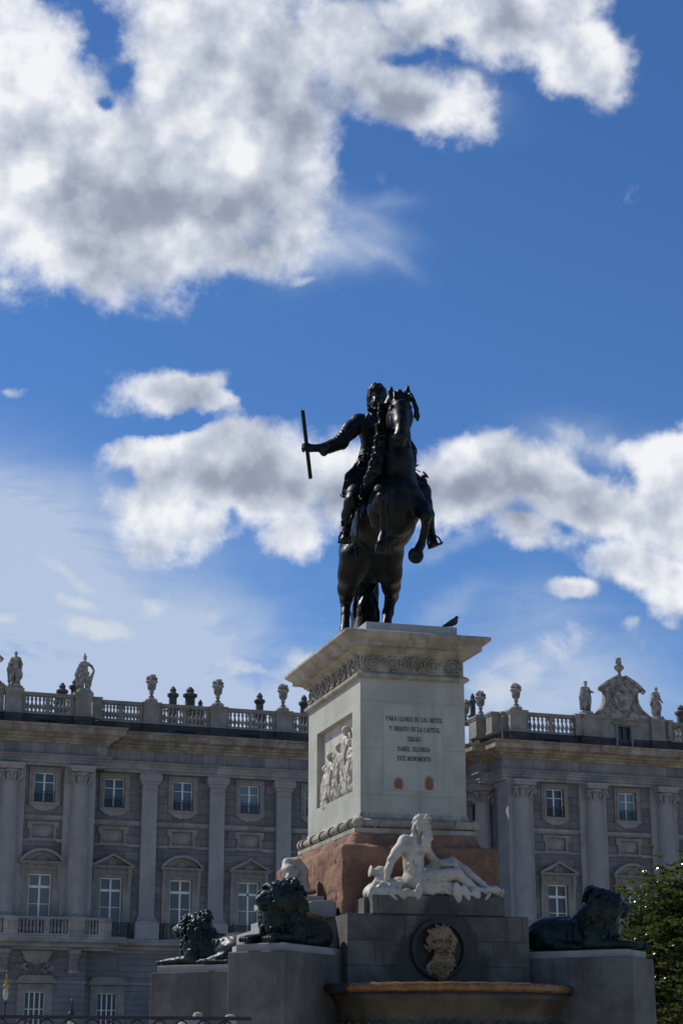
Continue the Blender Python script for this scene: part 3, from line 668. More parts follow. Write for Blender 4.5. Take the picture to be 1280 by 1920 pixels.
# attic wall
def attic(line, y, x0, x1, cs):
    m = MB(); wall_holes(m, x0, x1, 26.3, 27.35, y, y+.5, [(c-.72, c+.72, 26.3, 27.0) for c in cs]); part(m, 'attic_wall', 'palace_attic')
    for c in cs:
        w = MB(); w.box(c-.72, c+.72, y+.3, y+.33, 26.3, 27.0); w = part(w, 'attic_window', 'glass_dark')
        f = MB(); f.box(c-.72, c+.72, y-.02, y+.05, 26.93, 27.0)
        for i in range(9): xx = c-.64+1.28*i/8; f.box(xx-.025, xx+.025, y, y+.04, 26.3, 26.93)
        f.box(c-.05, c+.05, y+.2, y+.25, 26.3, 26.95); part(f, 'window_bars', 'iron', w)
attic(None, .1, -7.4, TX, WINGL+WING); attic(None, -1.1, -19.5, -7.4, PAVW); attic(None, TT+.1, TX, 47, [28.95, 41.95])
m = MB(); m.box(TX-.25, TX, TT+.2, .1, 26.3, 27.35); part(m, 'attic_wall', 'palace_attic')
for x, a, b, w in [(x, -.08, .1, .64) for x in (2.72, -2.72, 8.2, 13.6, 19.1)]+[(x, -1.5, -1.1, .7) for x in (-8.45, -13.8)]+[(x, TT-.22, TT+.1, .75) for x in (25.85, 32.25, 38.7)]:
    m = MB(); m.box(x-w, x+w, a, b, 26.35, 27.35); part(m, 'attic_pier', 'palace_attic')
# roof deck well below the balustrade top
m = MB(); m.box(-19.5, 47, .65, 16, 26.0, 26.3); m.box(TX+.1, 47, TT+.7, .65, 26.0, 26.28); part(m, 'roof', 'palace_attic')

# balustrade: piers with sections of turned balusters between
BAL = [(.07, 27.52), (.13, 27.54), (.13, 27.6), (.07, 27.64), (.10, 27.72), (.17, 27.9), (.165, 28.0), (.09, 28.2), (.065, 28.28), (.075, 28.34), (.12, 28.5), (.10, 28.58), (.07, 28.64), (.13, 28.68), (.13, 28.75)]
def balustrade(x0, x1, y, nper=5, mid=True):
    """section from x0 to x1 between piers"""
    m = MB(); m.box(x0, x1, y-.05, y+.4, 27.35, 27.522); m.box(x0, x1, y-.06, y+.41, 28.75, 28.9); m.box(x0, x1, y-.12, y+.47, 28.9, 29.01)
    ps = [(x0, x0+.3)] + ([((x0+x1)/2-.15, (x0+x1)/2+.15)] if mid else []) + [(x1-.3, x1)]
    for a, b in ps: m.box(a, b, y+.02, y+.33, 27.522, 28.75)
    for (a, b), (c, d) in zip(ps[:-1], ps[1:]):
        for i in range(nper):
            x = b+(c-b)*(i+.5)/nper; m.lathe(BAL, (x, y+.17, 0), 8)
    return part(m, 'balustrade', 'palace_surround')
for a, b in ((-6.9, -3.37), (-2.07, 2.07), (3.37, 7.55), (8.85, 12.95), (14.25, 18.45), (19.75, 23.6)): balustrade(a, b, .05)
for a, b in ((-18.6, -14.5), (-13.1, -9.15)): balustrade(a, b, -1.15)
balustrade(26.6, 31.2, TT+.05); balustrade(39.8, 44.2, TT+.05)
def pier(x, y, w=.65, top=29.05, d=.5):
    m = MB(); m.rect_prof(x-w, x+w, y-.12, y+d, [(.05, 27.33), (.05, 27.5), (0, 27.54), (0, 28.72), (.06, 28.78), (.06, 28.9), (.12, 28.93), (.12, top)])
    return part(m, 'balustrade_pier', 'palace_surround')
for x in (-2.72, 2.72, 8.2, 13.6, 19.1): pier(x, -.02)
for x in (-8.45, -13.8, -19.2): pier(x, -1.35, .62, 29.2)
pier(-7.25, -.6, .33)
for x, w in ((25.85, .72), (32.25, .78), (38.7, .78), (31.3, .3), (39.5, .3)): pier(x, TT-.16, w, 29.1)
m = MB(); m.box(TX-.1, TX+.35, TT+.5, TT+6, 27.35, 28.9); m.box(TX-.2, TX+.45, TT+.5, TT+6, 28.9, 29.05); part(m, 'parapet', 'palace_surround')
pier(TX-.45, TT+3.4, .75, 29.1, 1.3)
pier(TX-.3, TT+1.2, .5, 29.08, 1.0)
# solid attic block with window and scrolled coat-of-arms gable over the tower
def crest(x, y):
    m = MB(); z = 29.05
    out = [(3.0, z), (3.0, z+.12), (2.5, z+.3), (1.95, z+.75), (1.6, z+1.3), (1.5, z+1.9), (1.55, z+2.2), (1.95, z+2.35), (1.9, z+2.6), (1.5, z+2.95), (.9, z+3.3), (.35, z+3.55)]
    poly = [(px, pz) for px, pz in out]+[(-px, pz) for px, pz in out[::-1]]
    m.extr_y([(x+px, pz) for px, pz in poly], y, y+.6)
    for k in (-1, 1):                                         # hood mould and side scrolls
        m.tube([(x+k*a, y-.12, b) for a, b in ((.3, z+3.5), (.9, z+3.2), (1.5, z+2.85), (1.95, z+2.42))], [.14]*4, 6)
        m.tube([(x+k*(1.95+.22*math.cos(t)*(1-t/12)), y-.05, z+2.3+.22*math.sin(t)*(1-t/12)) for t in [j*.6 for j in range(14)]], .08, 5)
        m.tube([(x+k*a, y-.06, b) for a, b in ((1.35, z+2.1), (1.4, z+1.3), (1.8, z+.7), (2.5, z+.25))], [.09, .1, .12, .08], 6)
    rng = random.Random(5)
    sh = [(.0, .5), (.5, .7), (.75, 1.2), (.8, 2.0), (.4, 2.15), (0, 2.05)]
    m.extr_y([(x+a, z+b) for a, b in sh]+[(x-a, z+b) for a, b in sh[::-1][1:-1]], y-.22, y)
    for i in range(5): a = PI*(i+.5)/5; m.tube([(x, y-.1, z+2.3), (x+.55*math.cos(a), y-.25, z+2.35+.5*math.sin(a))], [.06, .12], 6)
    for i in range(9):
        for k in (-1, 1): t = i/8; m.tube([(x+k*(.85+.1*math.sin(i*2)), y-.1, z+.5+1.7*t), (x+k*(1.05+.12*math.sin(i*2)), y-.24, z+.6+1.7*t)], [.1, .06], 5)
    for i in range(4):
        for j in range(3): m.lathe([(.01, -.09), (.09, 0), (.01, .09)], (x-.33+.33*j, y-.22, z+.85+.34*i), 6)
    return m
m = MB(); wall_holes(m, 33.05, 37.9, 27.35, 28.9, TT, TT+.5, [(34.9, 36.1, 27.3, 28.4)]); m.rect_prof(33.0, 38.0, TT, TT+.6, [(0, 28.9), (.12, 28.93), (.12, 29.05)])
m.box(34.7, 34.9, TT-.1, TT, 26.4, 28.5); m.box(36.1, 36.3, TT-.1, TT, 26.4, 28.5); m.box(34.45, 36.55, TT-.2, TT, 28.5, 28.65)
part(m, 'attic_block', 'palace_surround')
m = MB(); wall_holes(m, 33.05, 37.9, 26.35, 27.35, TT-.02, TT+.3, [(34.9, 36.1, 26.35, 27.35)]); part(m, 'attic_wall', 'palace_attic')
w = MB(); w.box(34.9, 36.1, TT+.28, TT+.3, 26.3, 28.4); w = part(w, 'attic_window', 'glass_dark')
f = MB(); bars(f, 34.9, 36.1, 26.3, 28.4, TT+.12, [35.5], [27.3], .05); part(f, 'window_frame', 'chimney_stone', w)
part(crest(35.45, TT), 'crest_gable', 'statue_stone')
part(crest(-16.9, -1.1), 'crest_gable', 'statue_stone')

# balcony slabs with mouldings, stone balustrade before the pavilion
SLAB = [(-.3, 9.8), (.12, 9.8), (.15, 9.95), (.35, 10.02), (.38, 10.2), (.62, 10.3), (.9, 10.35), (.9, 10.72), (.84, 10.79), (-.3, 10.79)]
m = MB(); run_line(m, SLAB, [(-6.6, 0), (TX, 0)]); part(m, 'balcony_slab', 'palace_trim')
m = MB(); run_line(m, [(o+(.65 if o > 0 else 0), z) for o, z in SLAB], [(-19.6, -1.2), (-6.3, -1.2), (-6.3, 0)]); part(m, 'balcony_slab', 'palace_trim')
m = MB(); run_line(m, SLAB, [(TX, 0), (TX, TT), (47, TT)]); part(m, 'balcony_slab', 'palace_trim')
BB = [(.05, 10.92), (.09, 10.95), (.05, 11.0), (.11, 11.2), (.06, 11.5), (.05, 11.6), (.09, 11.75), (.05, 11.85), (.08, 11.95)]
m = MB(); yb = -2.55
m.box(-19.6, -5.9, yb-.16, yb+.16, 10.79, 10.92); m.box(-19.6, -5.9, yb-.17, yb+.17, 11.95, 12.12)
for a, b in ((-13.9, -12.8), (-10.95, -10.5), (-9.15, -7.9), (-6.9, -5.9), (-16.4, -16.0)): m.box(a, b, yb-.15, yb+.15, 10.92, 11.95)
for a, b, n_ in ((-16.0, -13.9, 7), (-12.8, -10.95, 7), (-10.5, -9.15, 5), (-7.9, -6.9, 4)):
    for i in range(n_): m.lathe(BB, (a+(b-a)*(i+.5)/n_, yb, 0), 8)
part(m, 'stone_balustrade', 'palace_trim')
def bracket(x):
    m = MB(); m.box(x-.42, x+.42, -2.3, -1.2, 9.5, 9.8); m.box(x-.34, x+.34, -2.05, -1.2, 9.2, 9.5)
    m.box(x-.28, x+.28, -1.8, -1.2, 8.35, 9.2)
    for i in range(5): xx = x-.22+.11*i; m.box(xx-.025, xx+.025, -1.85, -1.8, 8.35, 9.2)
    m.box(x-.36, x+.36, -1.86, -1.2, 8.15, 8.35)
    for i in range(5): m.lathe([(.02, 7.98), (.05, 8.05), (.04, 8.15)], (x-.28+.14*i, -1.7, 0), 6)
    return part(m, 'console_bracket', 'palace_trim')
bracket(-8.45); bracket(-13.6)
m = MB(); rng = random.Random(8)                                # carved trophy over the ground window of the pavilion
for i in range(46):
    a = rng.uniform(0, 2*PI); r_ = rng.uniform(.1, 1); x = -11.1+1.5*r_*math.cos(a); z = 8.75+.75*r_*math.sin(a)
    m.tube([(x, -1.1, z), (x+rng.uniform(-.3, .3), -1.1-.35*(1-r_*.6), z+rng.uniform(-.2, .2)), (x+rng.uniform(-.4, .4), -1.15, z+rng.uniform(-.3, .3))], [.08, .16, .05], 6)
m.extr_y([(-12.3, 9.75), (-11.9, 9.0), (-11.1, 8.7), (-10.3, 9.0), (-9.9, 9.75)], -1.5, -1.1)
part(m, 'carved_trophy', 'palace_surround')

# chimneys
def chimney(x, y, r, ztop, base=26.3):
    m = MB(); h = ztop
    m.rect_prof(x-r*1.1, x+r*1.1, y-r*1.1, y+r*1.1, [(0, base), (0, h-2.1), (.1, h-2.05), (.1, h-1.95)])
    m.lathe([(r, h-1.95), (r*.95, h-1.9), (r*.95, h-.95), (r*1.35, h-.85), (r*1.4, h-.65), (r*1.0, h-.6), (r*.7, h-.5), (r*.7, h-.35), (r*.82, h-.32), (r*.6, h-.2), (r*.25, h-.02), (.02, h)], (x, y, 0), 12)
    return part(m, 'chimney', 'chimney_stone')
CHIM = [(-8.51, 7.0, 0.36, 31.59), (-8.9, 7.0, 0.23, 30.68), (-7.42, 7.0, 0.4, 32.02), (0.78, 7.0, 0.36, 31.92), (2.25, 7.0, 0.45, 31.98), (3.15, 7.0, 0.26, 30.95), (8.32, 7.0, 0.35, 31.89), (12.28, 7.0, 0.35, 31.97), (27.97, 7.0, 0.26, 33.17), (-12.22, 7.0, 0.36, 31.68), (46.54, 3.0, 0.43, 32.61), (3.11, 7.0, 0.17, 30.9), (39.58, 3.0, 0.17, 31.87)]
for px, yy, r_, zt in CHIM: chimney(px, yy, r_, zt)

# ================================================================== MONUMENT PEDESTAL (world coordinates, base of the monument at MX, MY)
MX, MY = 7.6, 24.33
def at_base(o, base):
    """move the mesh so that the object's origin can sit at its parent's base"""
    o.data.transform(Matrix.Translation((-base[0], -base[1], -base[2]))); return o
def mpart(mb, name, m, root, parent=None, smooth=False, bevel=0.0, **kw):
    o = mb.build(name, MATS[m], parent or root, smooth, bevel); at_base(o, root.location); return tag(o, **kw)
ped = empty('monument_pedestal', (MX, MY, 0), label='tall pale stone pedestal on red rock, with black inscription, under the bronze rider', cat='pedestal')
m = MB(); m.box(6.40, 8.80, 22.05, 26.61, 0, 3.42); mpart(m, 'base_block', 'granite', ped, bevel=.008)
m = MB(); m.box(6.72, 8.47, 22.02, 22.62, 3.423, 3.65); m.box(6.66, 6.719, 22.2, 22.62, 3.423, 3.63); mpart(m, 'figure_block', 'granite', ped, bevel=.006)
m = MB(); m.box(5.72, 6.397, 23.1, 25.5, 0, 3.2); mpart(m, 'side_block', 'slab_stone', ped, bevel=.006)
m = MB(); m.box(5.70, 6.397, 23.2, 25.15, 3.203, 3.34); m.box(5.75, 6.44, 23.3, 24.5, 3.343, 3.44); m.box(5.98, 6.46, 23.42, 25.0, 3.443, 3.66); m.box(5.92, 6.47, 23.38, 25.05, 3.663, 3.74); mpart(m, 'stepped_block', 'slab_stone', ped, bevel=.006)
m = MB(); m.extr_y([(6.02, 3.424), (6.46, 3.424), (6.46, 3.60), (6.40, 3.64), (6.14, 3.62), (6.05, 3.58)], 22.75, 23.29); mpart(m, 'rounded_block', 'slab_stone', ped, bevel=.01)
# drain channel, wet arch and disc behind the mask
m = MB(); m.lathe([(.0, 0), (.37, 0), (.37, .06), (.345, .07), (.31, .062), (.29, .02), (.0, .012)], (0, 0, 0), 48)
m.V = [(7.585+x, 22.047-z, 3.0+y*1.02) for x, y, z in m.V]; mpart(m, 'mask_disc', 'dark_wet', ped)
mwet = bpy.data.materials.new('wet_sheet'); mwet.use_nodes = True; n = NT(mwet.node_tree); bs = n.n['Principled BSDF']; bs.inputs['Roughness'].default_value = .45; bs.inputs['Base Color'].default_value = (.018, .016, .013, 1)
tcn = n.new('ShaderNodeTexCoord'); sp = n.new('ShaderNodeSeparateXYZ'); n.put(sp.inputs[0], tcn.outputs['Generated'])
nz = n.noise(n.v('MULTIPLY', tcn.outputs['Generated'], (2.2, 0, 1.2)), 2.2, 7, .62)
dx_ = n.m('ABSOLUTE', n.m('SUBTRACT', sp.outputs[0], .5)); wd_ = n.m('SUBTRACT', .40, n.m('MULTIPLY', n.m('POWER', sp.outputs[2], 2.2), .36))
e_ = n.m('ADD', n.m('SUBTRACT', wd_, dx_), n.m('MULTIPLY', n.m('SUBTRACT', nz.outputs[0], .5), .34)); fac = n.smooth(e_, -.04, .10)
tr = n.new('ShaderNodeBsdfTransparent'); mx = n.new('ShaderNodeMixShader'); n.put(mx.inputs[0], n.m('MULTIPLY', fac, .9)); n.l.new(tr.outputs[0], mx.inputs[1]); n.l.new(bs.outputs[0], mx.inputs[2]); n.l.new(mx.outputs[0], n.n['Material Output'].inputs[0]); MATS['wet_sheet'] = mwet
m = MB(); m.add([(6.75, 22.044, 2.5), (8.45, 22.044, 2.5), (8.45, 22.044, 3.419), (6.75, 22.044, 3.419)], [(0, 1, 2, 3)]); m.add([(7.0, 22.014, 3.425), (8.2, 22.014, 3.425), (8.2, 22.014, 3.645), (7.0, 22.014, 3.645)], [(0, 1, 2, 3)]); mpart(m, 'wet_stain', 'wet_sheet', ped)

# red rock base
rk = Sculpt((6.2, 22.3, 3.2), (8.95, 26.5, 4.75), .027)
rk.box((7.56, 24.35, 3.86), (1.07, 1.75, .47), rr=.035, k=.01)
rk.box((7.56, 24.35, 4.05), (.86, 1.52, .46), rr=.03, k=.22)
rk.rough(.007, 9, 1); rk.rough(.006, 24, 2); rk.rough(.005, 50, 3); rk.rough(.004, 90, 7)
for i in range(9):                                       # chipped corners and long cracks
    rr = random.Random(i); rk.ell((6.47+rr.uniform(-.05, .02), 22.58+rr.uniform(-.04, .3)+i*.02, 3.45+i*.11), (.05, .06, .05), k=.03, op='cut')
rk.chain([(6.48, 22.3, 4.02), (6.46, 23.3, 3.97), (6.47, 24.3, 4.04), (6.46, 26.3, 4.0)], .013, .02, 'cut')
rk.chain([(6.48, 22.58, 3.72), (6.5, 23.1, 3.76), (6.46, 23.9, 3.7)], .012, .02, 'cut')
rk.chain([(6.47, 22.57, 4.02), (7.4, 22.58, 4.05), (8.7, 22.58, 4.02)], .011, .02, 'cut')
o = rk.build('rock_base', MATS['red_rock'], ped); at_base(o, ped.location)

# bundled-rod moulding
SX0, SX1, SY0, SY1 = 6.857, 8.335, 23.0, 25.67
m = MB(); m.rect_prof(SX0, SX1, SY0, SY1, [(.10, 4.50), (.12, 4.53), (.12, 4.585), (.05, 4.60), (.04, 4.72), (.045, 4.73), (.02, 4.76), (.004, 4.80)]); mpart(m, 'base_moulding', 'weathered_stone', ped)
m = MB(); R0 = .055; zc = 4.66; off = .075
cor = [(SX0-off, SY0-off), (SX1+off, SY0-off), (SX1+off, SY1+off), (SX0-off, SY1+off)]
for i in range(4):
    a = Vector((*cor[i], zc)); b = Vector((*cor[(i+1) % 4], zc)); t = (b-a).normalized(); n_ = Vector((t.y, -t.x, 0))
    for j in range(6):
        th = PI*(j-2.5)/6.5; m.tube([a+n_*R0*.75*math.cos(th)+Vector((0, 0, R0*.75*math.sin(th))), b+n_*R0*.75*math.cos(th)+Vector((0, 0, R0*.75*math.sin(th)))], .0145, 6)
    L = (b-a).length; k = max(3, int(L/.42))
    for q in range(k):
        c = a+t*L*(q+.5)/k; pts = []
        for j in range(12):
            th = -1.7+3.4*j/11; pts.append(c+t*(.10*(j/11-.5))+n_*R0*1.18*math.cos(th)+Vector((0, 0, R0*1.18*math.sin(th))))
        m.tube(pts, .012, 5)
    for q in range(5): m.tube([a+t*(.015+.01*q)+n_*R0*1.2*math.cos(th)+Vector((0, 0, R0*1.2*math.sin(th))) for th in [-1.8+.4*j for j in range(10)]], .012, 5)
    m.lathe([(.0, -.06), (.05, -.045), (.068, 0), (.05, .045), (0, .06)], tuple(a), 10)
mpart(m, 'rod_moulding', 'weathered_stone', ped, smooth=True)

# shaft with the sunken panel on its left side
m = MB(); dp = .11
m.box(SX0+dp, SX1, SY0, SY1, 4.72, 6.61)
py0, py1, pz0, pz1 = 23.38, 25.2, 5.13, 6.21
m.box(SX0, SX0+dp, SY0, py0, 4.72, 6.61); m.box(SX0, SX0+dp, py1, SY1, 4.72, 6.61); m.box(SX0, SX0+dp, py0, py1, 4.72, pz0); m.box(SX0, SX0+dp, py0, py1, pz1, 6.61)
mpart(m, 'shaft', 'shaft_stone', ped)
m = MB(); m.box(7.185, 8.005, 22.996, 22.9995, 5.125, 6.26)
for a in ((7.172, 7.184, 5.11, 6.275), (8.006, 8.018, 5.11, 6.275)): m.box(a[0], a[1], 22.993, 23.0, a[2], a[3])
m.box(7.1845, 8.0055, 22.993, 23.0, 6.261, 6.275); m.box(7.1845, 8.0055, 22.993, 23.0, 5.11, 5.124)
plq = mpart(m, 'inscription_plaque', 'plaque_stone', ped)
# rust running down below the two old fixings
mr = bpy.data.materials.new('rust_stain'); mr.use_nodes = True; n = NT(mr.node_tree); bs = n.n['Principled BSDF']; bs.inputs['Roughness'].default_value = .9
tcn = n.new('ShaderNodeTexCoord'); ga = n.new('ShaderNodeTexGradient', gradient_type='SPHERICAL'); mp = n.new('ShaderNodeVectorMath', operation='MULTIPLY_ADD')
n.put(mp.inputs[0], tcn.outputs['Generated']); mp.inputs[1].default_value = (2.3, 0, 1.7); mp.inputs[2].default_value = (-1.15, 0, -.5)
nz = n.noise(tcn.outputs['Generated'], 4, 5, .6); dv = n.v('ADD', mp.outputs[0], n.v('MULTIPLY', n.v('SUBTRACT', nz.outputs['Color'], (.5, .5, .5)), (.7, 0, .7))); n.put(ga.inputs[0], dv)
fac = n.smooth(ga.outputs[0], .05, .55); n.put(bs.inputs['Base Color'], n.mix(n.noise(tcn.outputs['Generated'], 5, 4, .5).outputs[0], (.34, .15, .07), (.24, .11, .06)))
tr = n.new('ShaderNodeBsdfTransparent'); mx = n.new('ShaderNodeMixShader'); n.put(mx.inputs[0], n.m('MULTIPLY', fac, .58)); n.l.new(tr.outputs[0], mx.inputs[1]); n.l.new(bs.outputs[0], mx.inputs[2])
n.l.new(mx.outputs[0], n.n['Material Output'].inputs[0]); MATS['rust_stain'] = mr
for cx, w_, h_ in ((7.386, .095, .20), (7.815, .095, .25)):
    m = MB(); m.box(cx-w_, cx+w_, 22.9925, 22.9935, 5.13, 5.13+h_); mpart(m, 'rust_stain', 'rust_stain', ped, plq)

# inscription: serif capitals from strokes; coordinates in a box one unit tall
GL = {
 'A': (.80, [((.06, 0), (.40, 1), .06), ((.40, 1), (.74, 0), .15), ((.2, .33), (.62, .33), .05)], [.06, .74], []),
 'B': (.70, [((.16, 0), (.16, 1), .15), ('arc', .34, .755, .24, .215, -90, 90, .13), ('arc', .36, .275, .27, .245, -90, 90, .14), ((.16, 1), (.36, 1), .06), ((.16, .53), (.36, .53), .05), ((.16, 0), (.36, 0), .06)], [], []),
 'C': (.76, [('arc', .42, .5, .34, .48, 50, 310, .13), ((.66, .88), (.68, .66), .06)], [], []),
 'D': (.80, [((.16, 0), (.16, 1), .15), ('arc', .36, .5, .36, .48, -90, 90, .14), ((.16, .98), (.38, .98), .05), ((.16, .02), (.38, .02), .05)], [], []),
 'E': (.66, [((.16, 0), (.16, 1), .15), ((.16, .98), (.6, .98), .06), ((.16, .52), (.48, .52), .06), ((.16, .02), (.62, .02), .06), ((.6, 1), (.6, .78), .06), ((.62, 0), (.62, .24), .06)], [], []),
 'G': (.80, [('arc', .42, .5, .34, .48, 50, 330, .13), ((.68, .45), (.68, .08), .13), ((.52, .45), (.78, .45), .06)], [], []),
 'I': (.34, [((.17, 0), (.17, 1), .15)], [.17], [.17]),
 'L': (.64, [((.16, 0), (.16, 1), .15), ((.16, .02), (.58, .02), .06), ((.58, 0), (.60, .26), .06)], [], [.16]),
 'M': (.96, [((.12, 0), (.14, 1), .06), ((.14, 1), (.46, .1), .14), ((.46, .1), (.80, 1), .06), ((.80, 1), (.82, 0), .15)], [.12, .82], []),
 'N': (.82, [((.14, 0), (.14, 1), .06), ((.14, 1), (.68, .02), .15), ((.68, 0), (.68, 1), .06)], [.14], [.68]),
 'O': (.82, [('arc', .41, .5, .33, .48, 0, 360, .13)], [], []),
 'P': (.68, [((.16, 0), (.16, 1), .15), ('arc', .34, .73, .26, .25, -90, 90, .13), ((.16, .98), (.36, .98), .05), ((.16, .48), (.36, .48), .05)], [.16], []),
 'R': (.76, [((.16, 0), (.16, 1), .15), ('arc', .34, .74, .25, .24, -90, 90, .13), ((.16, .98), (.36, .98), .05), ((.16, .5), (.36, .5), .05), ((.36, .5), (.66, .02), .14)], [.16, .68], []),
 'S': (.62, [('arc', .31, .74, .21, .23, 30, 270, .12), ('arc', .31, .26, .23, .24, -150, 90, .13), ((.5, .98), (.5, .74), .05), ((.08, .02), (.08, .28), .05)], [], []),
 'T': (.72, [((.36, 0), (.36, 1), .15), ((.06, .98), (.66, .98), .06), ((.06, 1), (.06, .78), .06), ((.66, 1), (.66, .78), .06)], [.36], []),
 'U': (.80, [((.14, 1), (.14, .35), .15), ('arc', .40, .33, .26, .31, 180, 360, .10), ((.66, .35), (.66, 1), .07)], [], [.14, .66]),
 'Y': (.76, [((.08, 1), (.38, .48), .14), ((.68, 1), (.38, .48), .06), ((.38, .5), (.38, 0), .15)], [.38], [.08, .68]),
 ' ': (.34, [], [], [])}
def stroke(mb, a, b, w, x0, z0, h, y0, y1):
    a = Vector(a); b = Vector(b); d = (b-a).normalized(); n_ = Vector((-d.y, d.x))*w*.42
    q = [a-n_, b-n_, b+n_, a+n_]; P_ = [(x0+v.x*h, z0+v.y*h) for v in q]; mb.extr_y(P_, y0, y1)
def line_of(text, xl, xr, z, h):
    wt = sum(GL[c][0] for c in text)+.10*(len(text)-1); sx = (xr-xl)/(wt*h); cur = 0; m = MB()
    for ci, c in enumerate(text):
        w_, st, bs_, ts = GL[c]; ylayer = 22.9895-.0002*(ci % 2); q = MB()
        for si, s_ in enumerate(st):
            e = .00012*si
            if s_[0] == 'arc':
                _, cx, cz, rx, rz, a0, a1, w2 = s_; k = max(6, int(abs(a1-a0)/18)); a0, a1 = rad(a0), rad(a1)
                for j in range(k):
                    t0, t1 = a0+(a1-a0)*j/k, a0+(a1-a0)*(j+1)/k
                    wv = [w2*.85*(.45+.55*abs(math.cos(t))) for t in (t0, t1)]
                    pts = [(cx+(rx-wv[0]/2)*math.cos(t0), cz+(rz-wv[0]/3)*math.sin(t0)), (cx+(rx+wv[0]/2)*math.cos(t0), cz+(rz+wv[0]/3)*math.sin(t0)), (cx+(rx+wv[1]/2)*math.cos(t1), cz+(rz+wv[1]/3)*math.sin(t1)), (cx+(rx-wv[1]/2)*math.cos(t1), cz+(rz-wv[1]/3)*math.sin(t1))]
                    q.extr_y([(px*h, z+pz*h) for px, pz in pts], ylayer-e, 22.996)
            else: stroke(q, s_[0], s_[1], s_[2], 0, z, h, ylayer-e, 22.996)
        for x in bs_+([.16] if c in 'BDEL' else []): stroke(q, (x-.14, .02), (x+.14, .02), .05, 0, z, h, ylayer-.001, 22.996)
        for x in ts+([.16] if c in 'BDEPRL' else []): stroke(q, (x-.14, .98), (x+.14, .98), .05, 0, z, h, ylayer-.0012, 22.996)
        m.add([(xl+(cur+vx/h)*h*sx, vy, vz) for vx, vy, vz in q.V], q.F); cur += w_+.10
    return m
for text, xl, xr, zc in (('PARA GLORIA DE LAS ARTES', 7.214, 8.0, 6.072), ('Y ORNATO DE LA CAPITAL', 7.262, 7.975, 5.937), ('ERIGIO', 7.515, 7.70, 5.803), ('ISABEL SEGUNDA', 7.375, 7.825, 5.667), ('ESTE MONUMENTO', 7.37, 7.84, 5.54)):
    mpart(line_of(text, xl, xr, zc-.03, .062), 'lettering', 'letter_black', ped, plq)

# carved relief in the panel: a standing group of draped people
rl = Sculpt((6.66, 23.36, 5.08), (7.02, 25.22, 6.26), .0125)
xp = 6.965
rl.box((xp+.02, 24.29, 5.66), (.03, .93, .56), rr=.01, k=.01)
def relief_man(y, zt, lean=0, d=0.0, turn=0.0, seed=0):
    """y: place along the panel, zt: top of the head, d: how far it stands out"""
    x = xp-.03-d; r_ = random.Random(seed)
    rl.ell((x-.02, y+lean*.6, zt-.05), (.045, .042, .055), k=.015); rl.ell((x+.005, y+lean*.6+.01, zt-.035), (.05, .05, .05), k=.012)
    rl.cone((x, y+lean*.5, zt-.11), (x, y+lean*.4, zt-.15), .025, k=.02)
    rl.ell((x, y+lean*.3, zt-.22), (.06, .085, .10), k=.03); rl.ell((x, y, zt-.36), (.055, .07, .11), k=.04)
    rl.chain([(x, y-.03, zt-.40), (x-.01, y-.045+turn*.05, zt-.58), (x, y-.04, 5.22)], [.05, .04, .028], .03)
    rl.chain([(x, y+.03, zt-.40), (x-.02, y+.06+turn*.05, zt-.56), (x, y+.06, 5.22)], [.05, .042, .028], .03)
    for k in (-1, 1):
        h_ = r_.uniform(-.22, .05); rl.chain([(x, y+k*.075+lean*.3, zt-.17), (x-.03, y+k*.13, zt-.28), (x-.05, y+k*.05+r_.uniform(-.05, .06), zt-.30+h_)], [.03, .025, .02], .015)
    for i in range(6): yy = y-.08+.032*i; rl.chain([(x-.02, yy, zt-.2), (x-.055, yy+r_.uniform(-.03, .03), zt-.45), (x-.02, yy+r_.uniform(-.05, .05), 5.25+r_.uniform(0, .15))], [.01, .015, .012], .008)
for a in ((23.47, 6.02, 0, .0, 0, 1), (23.62, 5.88, -.02, .03, 0, 2), (23.80, 6.08, .02, .04, .5, 3), (24.0, 5.86, .05, .0, 0, 4), (24.16, 5.90, -.03, .04, .6, 5), (24.38, 5.80, .03, .01, 0, 6), (24.56, 5.84, .05, .04, .8, 7), (24.78, 5.66, -.06, .03, 0, 8), (24.96, 5.72, .02, .0, 0, 9)): relief_man(*a)
for i in range(26):
    r_ = random.Random(50+i); y = r_.uniform(23.42, 25.15); rl.ell((xp-.03, y, 5.17+r_.uniform(0, .10)), (.05, r_.uniform(.04, .09), r_.uniform(.03, .08)), k=.02)
for i in range(10):
    r_ = random.Random(90+i); y = r_.uniform(23.5, 24.2); rl.chain([(xp-.05, y, 5.2), (xp-.08, y+.1, 5.35), (xp-.04, y+.15, 5.5)], [.03, .03, .02], .02)
rl.rough(.002, 60, 4)
o = rl.build('relief_panel', MATS['white_marble'], ped); at_base(o, ped.location)

